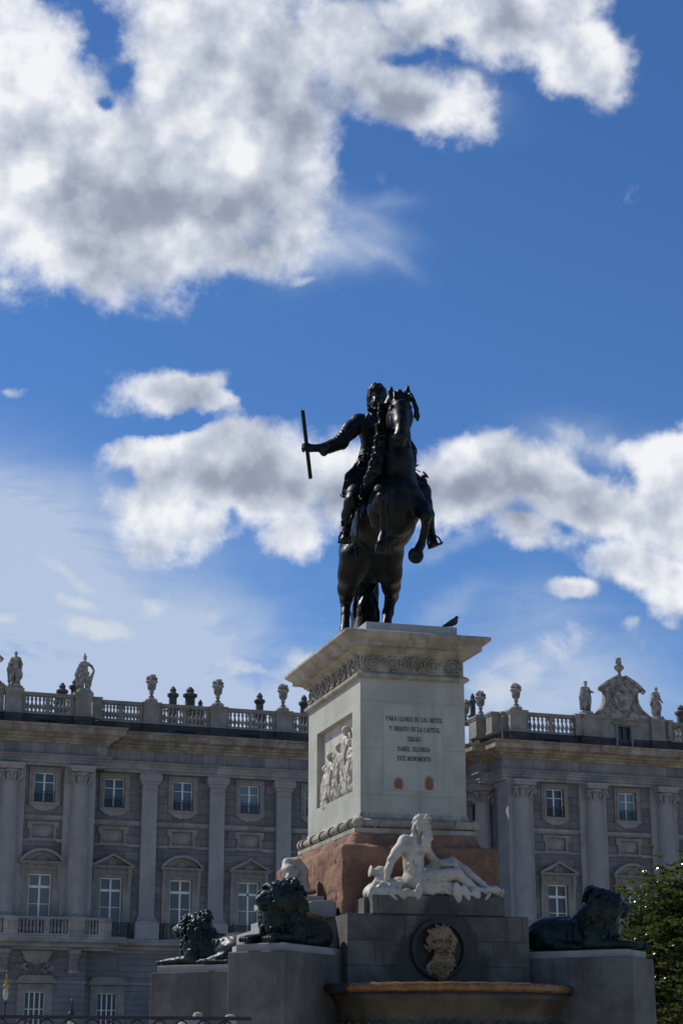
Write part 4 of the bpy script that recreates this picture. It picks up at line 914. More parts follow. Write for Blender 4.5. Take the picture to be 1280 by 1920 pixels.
# ledge, carved scroll frieze, cornice, top plinth
m = MB(); m.rect_prof(SX0, SX1, SY0, SY1, [(.0, 6.605), (.02, 6.61), (.055, 6.63), (.06, 6.66), (.045, 6.675), (.01, 6.70)]); mpart(m, 'ledge', 'weathered_stone', ped)
m = MB(); m.box(SX0+.005, SX1-.005, SY0+.005, SY1-.005, 6.69, 6.95); mpart(m, 'frieze', 'weathered_stone', ped)
def scrolls(L, seed):
    """scroll work on a strip of length L, in x, out = -y, z from 0"""
    m = MB(); r_ = random.Random(seed); k = max(3, round(L/.29)); z = .125
    for i in range(k):
        x = L*(i+.5)/k; rr = .088; dr = 1 if i % 2 else -1; pts = []
        for j in range(34): th = dr*j*.42+i; q = rr*(1-j/42); pts.append((x+q*math.cos(th), -.008-.012*(j/34), z+q*math.sin(th)))
        m.tube(pts, [.017-.008*j/34 for j in range(34)], 5)
        for j in range(7): a = j*2*PI/7; m.tube([(x, -.015, z), (x+.035*math.cos(a), -.034, z+.035*math.sin(a))], [.008, .017], 5)
        for j in range(9):                                   # acanthus leaves between the rings
            a = r_.uniform(0, 2*PI); bx, bz = x+.105*math.cos(a), z+.098*math.sin(a)
            m.tube([(bx, -.002, bz), (bx+.03*math.cos(a+.8*dr), -.028, bz+.02*math.sin(a+.8*dr)), (bx+.055*math.cos(a+1.5*dr), -.006, max(.01, min(.24, bz+.04*math.sin(a+1.5*dr))))], [.014, .018, .006], 5)
    return m
s = scrolls(SX1-SX0-.02, 1); s.V = [(SX0+.01+x, SY0+.004+y, 6.70+z) for x, y, z in s.V]; mpart(s, 'scroll_carving', 'weathered_stone', ped, smooth=True)
s = scrolls(SY1-SY0-.02, 2); s.V = [(SX0+.004+y, SY1-.01-x, 6.70+z) for x, y, z in s.V]; mpart(s, 'scroll_carving', 'weathered_stone', ped, smooth=True)
m = MB(); m.rect_prof(SX0, SX1, SY0, SY1, [(-.01, 6.92), (.015, 6.935), (.03, 6.955), (.06, 6.97), (.06, 6.985), (.10, 7.01), (.10, 7.02), (.20, 7.03), (.20, 7.085), (.215, 7.095), (.25, 7.12), (.285, 7.15), (.30, 7.165), (.30, 7.20), (.28, 7.215)])
mpart(m, 'cornice', 'weathered_stone', ped)
m = MB(); m.box(6.975, 8.285, 23.1, 25.6, 7.21, 7.414); mpart(m, 'top_plinth', 'plinth_marble', ped, bevel=.004)

# bearded fountain mask
fm = Sculpt((7.25, 21.72, 2.58), (7.95, 22.12, 3.42), .011); c0 = (7.585, 21.98, 3.02)
fm.ell((7.585, 21.97, 3.05), (.115, .12, .16), k=.02)
fm.ell((7.585, 21.86, 3.14), (.085, .04, .045), k=.03)                 # brow
for k in (-1, 1):
    fm.ell((7.585+k*.042, 21.865, 3.085), (.024, .03, .018), k=.012, op='cut'); fm.ell((7.585+k*.042, 21.872, 3.085), (.016, .016, .011), k=.005)
    fm.ell((7.585+k*.055, 21.875, 3.03), (.035, .03, .03), k=.02)
    fm.chain([(7.585+k*.085, 21.86, 3.125), (7.585+k*.02, 21.835, 3.118)], [.012, .015], .015)
    fm.chain([(7.585+k*.015, 21.83, 2.99), (7.585+k*.07, 21.85, 2.965), (7.585+k*.11, 21.87, 2.92)], [.018, .02, .012], .01)
fm.chain([(7.585, 21.85, 3.10), (7.585, 21.815, 3.03)], [.014, .024], .015); fm.ell((7.585, 21.825, 3.02), (.03, .02, .016), k=.01)
fm.ell((7.585, 21.84, 2.965), (.032, .05, .020), k=.01, op='cut'); fm.ell((7.585, 21.85, 2.93), (.04, .03, .016), k=.01)
for i in range(42):                                            # wavy beard and hair locks
    r_ = random.Random(i); a = -PI*.5+(r_.random()-.5)*1.7 if i < 22 else PI*.5+(r_.random()-.5)*3.9
    r0 = .13 if i < 22 else .13; L = r_.uniform(.12, .17)+.10*(1-abs(a+PI*.5)) if i < 22 else r_.uniform(.06, .12); pts = []
    for j in range(6):
        rr = r0+L*j/5; w_ = .02*math.sin(j*1.5+i); pts.append((7.585+rr*math.cos(a)*.92+w_*math.sin(a), 21.89+.10*(j/5)+r_.uniform(-.01, .01), 3.04+rr*math.sin(a)*1.12+w_*math.cos(a)))
    fm.chain(pts, [.028, .03, .028, .024, .018, .01], .008)
for i in range(9):
    a = rad(15+150*i/8); fm.ell((7.585+.15*math.cos(a), 21.90, 3.06+.19*math.sin(a)), (.035, .035, .03), k=.01)
for k in (-1, 1): fm.ell((7.585+k*.165, 21.92, 3.10), (.04, .04, .06), k=.02)
fm.rough(.0025, 70, 6)
o = fm.build('fountain_mask', MATS['mask_stone'], ped); at_base(o, ped.location)

# diagonal lion pedestals (front left, front right, back left); local x = towards the lion's face
def lion_block(x, y, dx, dy, label, L=2.1):
    """x, y: middle of the outer end on the ground; (dx, dy): outward direction"""
    a = math.atan2(dy, dx); r = empty('lion_pedestal', (x, y, 0), a, label=label, cat='pedestal', group='stone pedestals of the bronze lions')
    m = MB(); m.box(-L, 0, -.39, .39, 0, 2.905); tag(m.build('block', MATS['granite_plain'], r, bevel=.012))
    m = MB(); m.box(-L, -.075, -.325, .325, 2.908, 3.0); tag(m.build('top_slab', MATS['slab_stone'], r, bevel=.008)); return r
D = math.sqrt(.5)
lion_block(5.38-.39*D, 21.2+.39*D, -D, -D, 'grey stone block under the lion just left of the fountain basin')
lion_block(9.82+.39*D, 21.2+.39*D, D, -D, 'grey stone block under the right-hand lion that faces the tree')
lion_block(5.38-.39*D, 27.46-.39*D, -D, D, 'square stone block farther back at the left, behind the black railing')
# farther block seen past the right-hand lion
m = MB(); m.box(8.81, 9.7, 24.0, 25.6, 0, 3.36); m.box(8.78, 9.75, 23.96, 25.64, 3.363, 3.43); mpart(m, 'side_block', 'granite_plain', ped, bevel=.006)

# fountain basin, half round against the front wall
bas = empty('fountain_basin', (7.65, 21.9, 0), label='dark wet half-round fountain basin with an orange rim, below the bearded stone mask', cat='fountain')
m = MB(); A0, A1 = PI, 2*PI
m.lathe([(.35, 0), (.35, 1.2), (.5, 1.35), (.62, 1.5), (.8, 1.72), (.98, 1.98), (1.02, 2.05), (.99, 2.1), (1.0, 2.2), (1.06, 2.36), (1.10, 2.44), (1.0, 2.44), (.9, 2.2), (0.01, 2.15)], (0, 0, 0), 64, A0, A1, sx=1.40, sy=1.0); m.build('bowl', MATS['basin_stone'], bas, True)
m = MB()
for i in range(24):                                           # raised petal outlines round the bowl
    a0 = PI+PI*(i+.5)/24; pts = []
    for j in range(11):
        u = -1+2*j/10; a = a0+u*.052; q = 1-abs(u)**2.6; z = 1.60+.50*q; r_ = .70+.33*q; pts.append((1.4*(r_+.012)*math.cos(a), (r_+.012)*math.sin(a), z))
    m.tube(pts, .018, 6)
    m.tube([(1.4*r_*math.cos(a0), r_*math.sin(a0), z) for r_, z in ((.68, 1.58), (.86, 1.80), (.96, 1.95), (1.0, 2.03))], [.015, .03, .035, .012], 6)
m.build('gadroons', MATS['basin_stone'], bas, True)
def rim(a0, a1, mt):
    m = MB(); pr = []
    for j in range(13): t = 2*PI*j/12; pr.append((1.10+.045*math.cos(t), 2.50+.055*math.sin(t)))
    seg = 50
    b = 0
    for i in range(seg+1):
        a = a0+(a1-a0)*i/seg
        for r_, z in pr[:-1]: m.V.append((1.4*r_*math.cos(a), r_*math.sin(a), z+.006*math.sin(i*1.9)*math.sin(i*.7)))
    for i in range(seg):
        for j in range(12): m.F.append((i*12+j, i*12+(j+1) % 12, (i+1)*12+(j+1) % 12, (i+1)*12+j))
    m.F += [tuple(range(11, -1, -1)), tuple(seg*12+j for j in range(12))]
    return m.build('rim', MATS[mt], bas, True)
rim(rad(205), rad(328), 'basin_rim'); rim(rad(180), rad(204.8), 'dark_wet'); rim(rad(328.2), rad(360), 'dark_wet')  # amber lip; its brighter middle stretch is painted where the sun reflects
mw = bpy.data.materials.new('water'); mw.use_nodes = True; b_ = mw.node_tree.nodes['Principled BSDF']; b_.inputs['Base Color'].default_value = (.02, .025, .02, 1); b_.inputs['Roughness'].default_value = .05; MATS['water'] = mw
m = MB(); m.lathe([(.001, 2.415), (1.04, 2.415)], (0, 0, 0), 40, A0, A1, sx=1.4); m.build("water", MATS["water"], bas)

# ================================================================== BRONZE RIDER AND REARING HORSE
est = empty('equestrian_statue', (7.55, 24.6, 7.414), label='dark bronze rider on a rearing horse, on top of the tall pedestal', cat='statue')
def sbuild(sc, name, m, root, parent=None, relax=0):
    o = sc.build(name, MATS[m], parent or root, relax=relax); return at_base(o, root.location)
H = Sculpt((6.75, 22.5, 7.36), (8.55, 25.6, 11.5), .0165)
# trunk
H.ell((7.510, 24.620, 8.893), (.42, .50, .50), k=.12)
H.cone((7.504, 24.600, 8.887), (7.509, 23.950, 9.150), .38, .41, .15)
H.cone((7.525, 23.950, 9.152), (7.512, 23.420, 9.290), .43, .33, .15)
H.ell((7.492, 23.360, 9.191), (.37, .30, .45), k=.08)
for k in (-1, 1):
    H.ell((7.474, 23.300, 9.354) if k < 0 else (7.474, 23.300, 9.354), (.1, .1, .1), k=.05)
H.ell((7.251, 23.220, 9.192), (.19, .17, .27), k=.06); H.ell((7.667, 23.240, 9.234), (.20, .17, .27), k=.06)      # breast muscles
H.cone((7.398, 23.060, 9.352), (7.400, 23.080, 8.890), .008, .012, .05, 'cut')
# hindquarters
H.ell((7.261, 24.500, 8.824), (.225, .38, .37), k=.12); H.ell((7.711, 24.500, 8.859), (.205, .37, .36), k=.12)
H.chain([(7.176, 24.350, 8.664), (7.155, 24.500, 8.445), (7.178, 24.750, 8.300), (7.228, 24.980, 8.199)], [.23, .165, .125, .09], .08)
H.chain([(7.229, 24.980, 8.215), (7.199, 24.880, 7.963), (7.137, 24.720, 7.681), (7.076, 24.620, 7.528)], [.09, .068, .066, .08], .04)
H.cone((7.076, 24.620, 7.528), (7.031, 24.520, 7.401), .075, .10, .02)
H.chain([(7.687, 24.350, 8.703), (7.766, 24.500, 8.506), (7.860, 24.750, 8.382), (7.940, 24.980, 8.298)], [.215, .165, .13, .098], .08)
H.chain([(7.940, 24.980, 8.314), (7.848, 24.880, 8.023), (7.763, 24.720, 7.706), (7.722, 24.620, 7.537)], [.095, .075, .07, .08], .04)
H.cone((7.722, 24.620, 7.537), (7.690, 24.520, 7.402), .075, .10, .02)
# neck and head
H.chain([(7.555, 23.550, 9.517), (7.542, 23.450, 9.846), (7.521, 23.400, 10.191), (7.550, 23.380, 10.511), (7.559, 23.300, 10.713)], [.33, .25, .20, .175, .15], .08)
H.ell((7.506, 23.140, 10.609), (.135, .16, .17), k=.04)
H.ell((7.458, 23.020, 10.433), (.14, .13, .16), k=.06)
H.chain([(7.467, 23.020, 10.538), (7.411, 22.830, 10.226), (7.367, 22.700, 9.995)], [.125, .108, .088], .04)
H.ell((7.367, 22.700, 9.988), (.095, .08, .075), k=.03); H.ell((7.386, 22.760, 9.915), (.065, .06, .06), k=.02)
for x in (742, 760): H.ell(PX(x,815,22.62), (.022, .03, .028), k=.01, op='cut')
H.cone((7.291, 22.660, 9.920), (7.416, 22.660, 9.932), .012, .012, .01, 'cut')
for x in (733, 764): H.ell(PX(x,787,23.06), (.07, .14, .15), k=.09)                                     # cheeks
for x, s_ in ((733, -1), (767, 1)):
    H.ell(PX(x,768,22.97), (.035, .035, .028), k=.02); H.cone(PX(x,761,22.96), PX(x+s_*4,764,23.0), .022, .018, .02)
H.cone((7.420, 22.900, 10.451), (7.350, 22.670, 10.062), .018, .014, .04)
for bx, tx in ((735, 732.5), (761, 763.5)):                                                            # ears
    H.chain([PX(bx,747,23.2), PX(tx,734,23.2), PX(tx+1,724,23.2)], [.045, .042, .012], .02)
    H.cone(PX(bx,742,23.14), PX(tx,730,23.15), .018, .008, .01, 'cut')
# forelegs, folded
H.chain([(7.274, 23.350, 8.957), (7.150, 23.150, 9.022), (7.128, 22.850, 9.117)], [.16, .125, .085], .06)
H.ell((7.129, 22.830, 9.118), (.082, .08, .085), k=.03)
H.chain([(7.140, 22.840, 9.115), (7.188, 22.950, 8.912), (7.221, 23.060, 8.707), (7.170, 23.000, 8.563)], [.07, .05, .055, .06], .03)
H.cone((7.186, 23.000, 8.579), (7.153, 22.970, 8.446), .055, .088, .02); H.ell((7.152, 22.970, 8.408), (.09, .075, .05), k=.015)
H.chain([(7.735, 23.350, 9.233), (7.792, 23.120, 9.114), (7.804, 22.950, 8.940)], [.17, .125, .085], .06)
H.ell((7.805, 22.930, 8.934), (.085, .08, .085), k=.03)
H.chain([(7.800, 22.940, 8.937), (7.819, 23.050, 8.760), (7.792, 23.140, 8.581)], [.075, .052, .055], .03)
H.chain([(7.792, 23.140, 8.581), (7.730, 23.100, 8.480)], [.06, .062], .02)
H.ell((7.691, 23.080, 8.395), (.118, .07, .118), k=.02); H.ell((7.661, 22.990, 8.361), (.085, .04, .085), k=.01, op='cut')
# sheath, belly veins, wrinkles
for i in range(5): H.chain([PX(700+i*9,1010+i%2*8,23.55), PX(704+i*8,1040,23.8)], [.012, .01], .04)
H.rough(.004, 16, 5); H.rough(.0015, 50, 6)
horse = sbuild(H, 'horse', 'bronze', est)

def strands(sc, n, f, seed, r=.022, k=.006):
    """n locks of hair; f(i, rnd) gives the points of one"""
    for i in range(n):
        rn = random.Random(seed*1000+i); pts = f(i, rn); m_ = len(pts)
        sc.chain(pts, [r*(1.1-.75*abs(j/(m_-1)-.35)) for j in range(m_)], k)
def lerp(a, b, t): return tuple(p+(q-p)*t for p, q in zip(a, b))
def along(P_, t):
    t = max(0, min(.9999, t))*(len(P_)-1); i = int(t); return lerp(P_[i], P_[i+1], t-i)
# mane: falls in long curls down the near side of the neck
Mn = Sculpt((6.95, 22.75, 8.95), (8.5, 24.0, 11.25), .0145)
crest_ = [(7.544, 23.300, 10.817), (7.435, 23.420, 10.677), (7.388, 23.480, 10.408), (7.344, 23.500, 10.085), (7.246, 23.500, 9.754), (7.148, 23.550, 9.481)]
Mn.chain([(7.451, 23.340, 10.773), (7.352, 23.360, 10.566), (7.295, 23.340, 10.253), (7.253, 23.340, 9.944), (7.168, 23.300, 9.644), (7.072, 23.350, 9.389)], [.09, .085, .08, .085, .095, .06], .05)
def lock(i, rn):
    t = i/62; a = along(crest_, t*.95); L = .34+.25*rn.random(); pts = []
    for j in range(8):
        s = j/7; pts.append((a[0]-.05-.10*s+.035*math.sin(s*9+i)-.10*t*s, a[1]-.16*math.sin(s*2.2)-.02*math.cos(s*9+i), a[2]+.03-L*s+.02*math.sin(s*8+i*2)))
    return pts
strands(Mn, 62, lock, 3, .024)
def side(i, rn):                                            # ruffled fringe that catches the light
    a = along([(7.334, 23.300, 10.681), (7.268, 23.250, 10.317), (7.218, 23.200, 9.934), (7.106, 23.150, 9.590), (6.962, 23.300, 9.230)], i/40)
    return [(a[0]+rn.uniform(-.02, .06), a[1]+rn.uniform(-.06, .05), a[2]+rn.uniform(-.03, .03))]+[(a[0]-.05-rn.uniform(0, .06), a[1]-.06, a[2]-.04), (a[0]-.06-rn.uniform(0, .05), a[1]-.02, a[2]-.12-rn.uniform(0, .06))]
strands(Mn, 40, side, 4, .026)
def fore(i, rn):                                            # forelock over the brow and flick at the far side
    if i < 16: a = (7.528, 23.200, 10.804); x = rn.uniform(-.14, .14); return [(a[0]+x*.4, a[1], a[2]+.02), (a[0]+x*.9, a[1]-.12, a[2]-.02), (a[0]+x*1.1, a[1]-.2, a[2]-.12-.05*rn.random())]
    a = (7.656, 23.250, 10.803); return [a, (a[0]+.08, a[1]-.02, a[2]-.05), (a[0]+.12+rn.uniform(-.02, .02), a[1]-.03, a[2]-.18), (a[0]+.09+rn.uniform(0, .07), a[1]-.03, a[2]-.26-.10*rn.random())]
strands(Mn, 34, fore, 5, .026)
Mn.ell((7.525, 23.240, 10.859), (.05, .06, .05), k=.03)
sbuild(Mn, 'mane', 'bronze', est, horse)
Tl = Sculpt((6.85, 24.6, 7.38), (8.05, 25.75, 9.2), .0165)
tp = [(7.624, 25.080, 8.778), (7.624, 25.250, 8.615), (7.621, 25.300, 8.337), (7.596, 25.220, 8.029), (7.550, 25.100, 7.673)]
Tl.chain(tp, [.13, .17, .18, .20, .215], .05)
def tl(i, rn):
    a0 = rn.uniform(-1.1, 1.1); r_ = rn.uniform(.12, .19); s = rn.uniform(0, .5); pts = []
    for j in range(7): t = s+(1-s)*j/6; c = along(tp, t); pts.append((c[0]+(r_+.03*t)*math.sin(a0+.5*math.sin(t*8+i)), c[1]-(r_)*math.cos(a0), c[2]))
    return pts
strands(Tl, 46, tl, 7, .025)
sbuild(Tl, 'tail', 'bronze', est, horse)
# bridle, breast strap and reins
m = MB()
def mono(mb, name, mt, root, parent, smooth=True): o = mb.build(name, MATS[mt], parent, smooth); return at_base(o, root.location)
def ring(c, rx, ry, tz, n_=20): return [(c[0]+rx*math.cos(2*PI*j/n_), c[1]+ry*math.sin(2*PI*j/n_), c[2]+tz*math.sin(2*PI*j/n_)) for j in range(n_)]
m.tube(ring((7.397, 22.790, 10.140), .112, .11, .05), .010, 6, True); m.tube(ring((7.507, 23.140, 10.650), .128, .17, .05), .011, 6, True)
for k, x0, x1 in ((-1, 729, 735), (1, 771, 757)): m.tube([PX(x0,765,23.05), PX((x0+x1)/2,785,22.93), PX(x1,806,22.75)], .012, 6)
for x in (738, 764):
    m.tube(ring(PX(x,820,22.74), .02, .02, .02, 10), .007, 5, True)
m.tube([(7.226, 23.100, 9.902), (7.289, 23.050, 9.836), (7.334, 23.020, 9.791)], .011, 5)
m.tube([(7.448, 22.780, 10.030), (7.664, 23.200, 10.057), (7.884, 23.700, 10.056)], .010, 5)
mono(m, 'bridle', 'bronze', est, horse)
m = MB(); r_ = random.Random(2)
pts = [(7.892, 23.700, 10.056), (7.860, 23.680, 9.965), (7.864, 23.600, 9.843)]; m.tube(pts, .02, 6)
for i in range(7): a = PX(774+r_.uniform(-1, 2),868+i*1.5,23.66); m.tube([a, (a[0]+r_.uniform(-.06, .08), a[1], a[2]+r_.uniform(-.03, .05)), (a[0]+r_.uniform(-.08, .11), a[1]-.02, a[2]-r_.uniform(0, .09))], .008, 5)
m.tube([(7.810, 23.600, 10.041), (7.744, 23.500, 9.945), (7.784, 23.500, 9.868), (7.858, 23.600, 9.939)], .009, 5)
mono(m, 'reins', 'bronze', est, horse)
# saddle with fringed cloth
S = Sculpt((6.75, 23.4, 8.6), (8.55, 25.0, 10.3), .0165)
S.ell((7.510, 24.150, 9.780), (.42, .40, .22), k=.05)
S.ell((8.068, 24.000, 9.701), (.10, .24, .17), k=.04); S.ell((7.169, 24.100, 9.734), (.10, .26, .26), k=.04)
for i in range(26):
    rn = random.Random(i); a = PX(793+3*math.sin(i),885+i*2.2,23.8); S.chain([a, (a[0]+rn.uniform(-.02, .05), a[1]-.05, a[2]-.07)], [.022, .012], .006)
S.rough(.004, 40, 9)
sbuild(S, 'saddle', 'bronze', est, horse)

# rider
R = Sculpt((6.2, 22.9, 8.3), (8.75, 24.8, 11.55), .0145)
R.ell((7.366, 24.050, 9.834), (.22, .22, .20), k=.08)
R.chain([(7.364, 24.070, 9.906), (7.343, 24.050, 10.185), (7.362, 24.000, 10.435)], [.165, .145, .185], .08)
R.ell((7.364, 23.980, 10.511), (.225, .17, .24), k=.06); R.ell((7.246, 23.860, 10.508), (.12, .07, .13), k=.04)
R.cone((7.396, 24.000, 10.654), (7.420, 24.020, 10.864), .09, .075, .05)
# head: face to the viewer, hair to the collar, moustache, small knot of hair on top
R.ell((7.429, 24.020, 11.041), (.112, .135, .155), k=.02); R.ell((7.402, 23.960, 10.933), (.085, .10, .10), k=.03)
R.chain([(7.375, 23.900, 11.000), (7.351, 23.850, 10.913)], [.018, .026], .02)
for x in (698, 711): R.ell(PX(x,746,23.89), (.024, .022, .016), k=.015, op='cut'); R.ell(PX(x,746.5,23.905), (.016, .016, .011), k=.004); R.cone(PX(x-3,742,23.88), PX(x+3,742,23.88), .011, .011, .012)
R.chain([(7.314, 23.890, 10.894), (7.363, 23.860, 10.901), (7.429, 23.890, 10.906)], [.009, .013, .009], .006); R.ell((7.368, 23.880, 10.867), (.03, .02, .01), k=.006); R.ell((7.374, 23.900, 10.825), (.03, .03, .03), k=.02)
for i in range(50):
    rn = random.Random(i+300); a = rn.uniform(.3, 2*PI-.3)-PI/2; c = (7.439, 24.050, 11.154); x = c[0]+.108*math.cos(a); y = c[1]+.11*math.sin(a)
    if y < 23.95 and abs(x-c[0]) < .09: y += .1
    R.chain([(x*.5+c[0]*.5, y*.5+c[1]*.5, c[2]+.10), (x, y, c[2]+.02), (x+.02*math.cos(a), y, c[2]-.11), (x+.03*math.cos(a+1), y, c[2]-.22-.04*rn.random())], [.03, .032, .03, .018], .008)
for i in range(9): R.ell(PX(711+5*math.sin(i*2.1),725+1.5*math.cos(i*3),24.0+.03*math.sin(i)), (.026, .026, .026), k=.01)
R.cone((7.299, 23.950, 10.818), (7.505, 23.950, 10.839), .035, .035, .02); R.ell((7.297, 23.940, 10.831), (.045, .05, .02), k=.01)
# right arm held out with the baton hand
R.ell((7.153, 23.980, 10.623), (.13, .13, .12), k=.05)
R.chain([(7.153, 23.980, 10.623), (6.996, 23.920, 10.471), (6.839, 23.850, 10.268)], [.125, .12, .108], .05)
R.ell((6.847, 23.850, 10.211), (.09, .085, .08), k=.03)
R.chain([(6.839, 23.850, 10.251), (6.649, 23.800, 10.135), (6.548, 23.780, 10.095)], [.105, .092, .085], .03)
R.ell((6.556, 23.780, 10.063), (.06, .075, .085), k=.02)
R.cone((6.548, 23.780, 10.103), (6.397, 23.750, 10.078), .062, .055, .02)
R.ell((6.339, 23.740, 10.070), (.072, .058, .064), k=.02)                      # palm
for i, (dz, L) in enumerate(((.047, .95), (.016, 1.05), (-.015, 1.0), (-.044, .8))):   # four fingers closed round the baton
    a = (6.283, 23.740, 10.072); R.chain([(a[0]+.02, a[1]-.035, a[2]+dz), (a[0]-.028*L, a[1]-.052, a[2]+dz), (a[0]-.060*L, a[1]-.018, a[2]+dz-.004), (a[0]-.050*L, a[1]+.028, a[2]+dz-.006), (a[0]-.015, a[1]+.038, a[2]+dz-.004)], [.018, .0175, .017, .016, .013], .004)
a = (6.283, 23.740, 10.072); R.chain([(a[0]+.05, a[1]+.02, a[2]+.03), (a[0]+.01, a[1]+.045, a[2]+.055), (a[0]-.03, a[1]+.03, a[2]+.05)], [.018, .016, .013], .006)
for t in range(7): p = lerp((7.153, 23.980, 10.639), (6.839, 23.850, 10.268), t/6); R.ell(p, (.125-.004*t, .12, .10), k=.01) if t == 0 else None
R.chain([(7.247, 23.860, 10.707), (7.153, 23.820, 10.502), (7.213, 23.860, 10.274), (7.429, 23.880, 10.137)], [.03, .035, .03, .03], .01)      # sash
# left arm bent, hand with the reins
R.ell((7.658, 24.050, 10.656), (.12, .12, .11), k=.05)
R.chain([(7.675, 24.050, 10.657), (7.856, 24.080, 10.476), (7.968, 24.050, 10.277)], [.115, .10, .088], .04)
R.ell((7.945, 24.030, 10.252), (.08, .08, .085), k=.03)
R.chain([(7.961, 24.030, 10.253), (7.917, 23.850, 10.124), (7.897, 23.740, 10.037)], [.075, .055, .045], .03)
R.ell((7.883, 23.700, 10.007), (.045, .05, .04), k=.01)
for i in range(4): a = (7.876, 23.680, 10.000); R.chain([(a[0]-.02, a[1]-.02, a[2]+.028-.018*i), (a[0]+.015, a[1]-.045, a[2]+.02-.018*i), (a[0]+.03, a[1]-.015, a[2]+.01-.018*i)], [.0125, .012, .010], .004)
R.chain([(a[0]-.03, a[1], a[2]+.03), (a[0]-.02, a[1]-.03, a[2]+.045), (a[0]+.01, a[1]-.04, a[2]+.04)], [.014, .013, .011], .004)
# skirts of the coat over the thighs
R.cone((7.263, 24.030, 10.072), (7.069, 23.980, 9.631), .12, .165, .06); R.chain([(7.059, 24.000, 9.733), (6.969, 24.050, 9.595), (6.905, 24.080, 9.509)], [.10, .055, .025], .03); R.cone((6.905, 24.080, 9.517), (6.928, 24.020, 9.469), .026, .02, .01)
R.cone((7.449, 24.050, 10.071), (7.676, 24.000, 9.813), .12, .15, .08)
for i in range(8): R.chain([PX(690-i*2,860,23.88), PX(684-i*5,890,23.82), PX(672-i*4,916,23.86)], [.012, .02, .012], .01)
for i in range(5): R.cone(PX(672,855+i*3.4,23.92), PX(690,852+i*3.4,23.86), .015, .015, .01)
# legs and boots
R.chain([(7.188, 24.000, 9.745), (7.009, 23.750, 9.426), (6.960, 23.720, 9.277)], [.165, .125, .10], .05)
R.ell((6.948, 23.680, 9.320), (.095, .10, .10), k=.03)
R.chain([(6.944, 23.720, 9.300), (6.934, 23.850, 9.154), (6.930, 23.920, 8.990)], [.10, .088, .072], .03)
for i in range(5): R.cone(PX(641,978+i*3.2,23.86), PX(655,979+i*3.2,23.86), .02, .02, .008)
R.chain([(6.925, 23.930, 8.977), (6.872, 23.800, 8.856), (6.824, 23.660, 8.734)], [.078, .07, .055], .02); R.box((6.829, 23.680, 8.717), (.065, .09, .02), rr=.015, k=.015)
R.cone((6.940, 23.980, 8.880), (6.932, 23.980, 8.784), .04, .04, .02)
R.chain([(7.897, 24.000, 9.809), (8.033, 23.800, 9.579), (8.065, 23.780, 9.430)], [.17, .13, .11], .05)
R.chain([(8.065, 23.780, 9.430), (8.153, 23.880, 9.265), (8.206, 23.950, 9.046)], [.105, .09, .068], .03)
R.chain([(8.206, 23.950, 9.030), (8.184, 23.820, 8.895), (8.168, 23.680, 8.783)], [.07, .065, .052], .02); R.box((8.166, 23.700, 8.757), (.06, .085, .02), rr=.015, k=.015); R.cone((8.218, 23.990, 8.937), (8.226, 23.970, 8.820), .04, .04, .02)
for i in range(70):                                                   # lace, slashes and folds that break up the bronze
    rn = random.Random(i+500); t = rn.random(); c = PX(690-32*t+rn.uniform(-8, 12), 850+70*t, 23.84+rn.uniform(-.02, .03)); R.chain([c, (c[0]+rn.uniform(-.05, .05), c[1]-.02, c[2]-rn.uniform(.03, .08))], [.018, .010], .006)
for i in range(14): rn = random.Random(i+40); c = lerp((7.107, 23.880, 10.600), (6.579, 23.720, 10.102), i/13); R.chain([(c[0], c[1], c[2]+.09-.004*i), (c[0]+.03, c[1]-.03, c[2]), (c[0]+.02, c[1], c[2]-.08+.003*i)], [.010, .014, .010], .012)
R.rough(.003, 22, 12); R.rough(.0018, 60, 13)
rider = sbuild(R, 'rider', 'bronze', est)
m = MB(); a, b = Vector((6.215, 23.700, 10.612)), Vector((6.338, 23.700, 9.599)); m.tube([a, lerp(a, b, .5), b], .030, 8); mono(m, 'baton', 'bronze_baton', est, rider, False)
def stirrup(c, w, tilt):
    m = MB(); c = Vector(c); q = lambda x, z, y=0: c+Vector((x*math.cos(tilt)-z*math.sin(tilt), y, x*math.sin(tilt)+z*math.cos(tilt)))
    m.tube([q(-w, 0), q(-w*.95, .08), q(-w*.3, .19), q(0, .21), q(w*.3, .19), q(w*.95, .08), q(w, 0)], .013, 6)
    for y in (-.03, .03): m.tube([q(-w, 0, y), q(w, 0, y)], .014, 6)
    m.tube([q(-w, 0, -.035), q(-w, 0, .035)], .014, 6); m.tube([q(w, 0, -.035), q(w, 0, .035)], .014, 6)
    mono(m, 'stirrup', 'bronze', est, rider)
stirrup((6.843, 23.700, 8.692), .085, 0.0); stirrup((8.205, 23.720, 8.757), .105, .42)
m = MB()
m.tube([(6.858, 23.750, 8.880), (6.958, 23.850, 9.276), (7.083, 24.000, 9.533)], .014, 6); mono(m, 'stirrup_leather', 'bronze', est, rider)
m = MB()                                                   # hanging sword and its tassel at the near side
m.tube([(6.970, 23.700, 9.168), (6.899, 23.620, 8.965)], .015, 6); m.tube([(7.108, 23.600, 9.613), (7.004, 23.550, 9.111), (6.986, 23.600, 8.496)], .016, 6)
rn = random.Random(4)
for i in range(14): p = PX(669+rn.uniform(-2, 2),1020+i*1.8,23.58); m.tube([p, (p[0]+rn.uniform(-.03, .03), p[1], p[2]-.05)], .014, 5)
mono(m, 'sword_belt', 'bronze', est, rider)

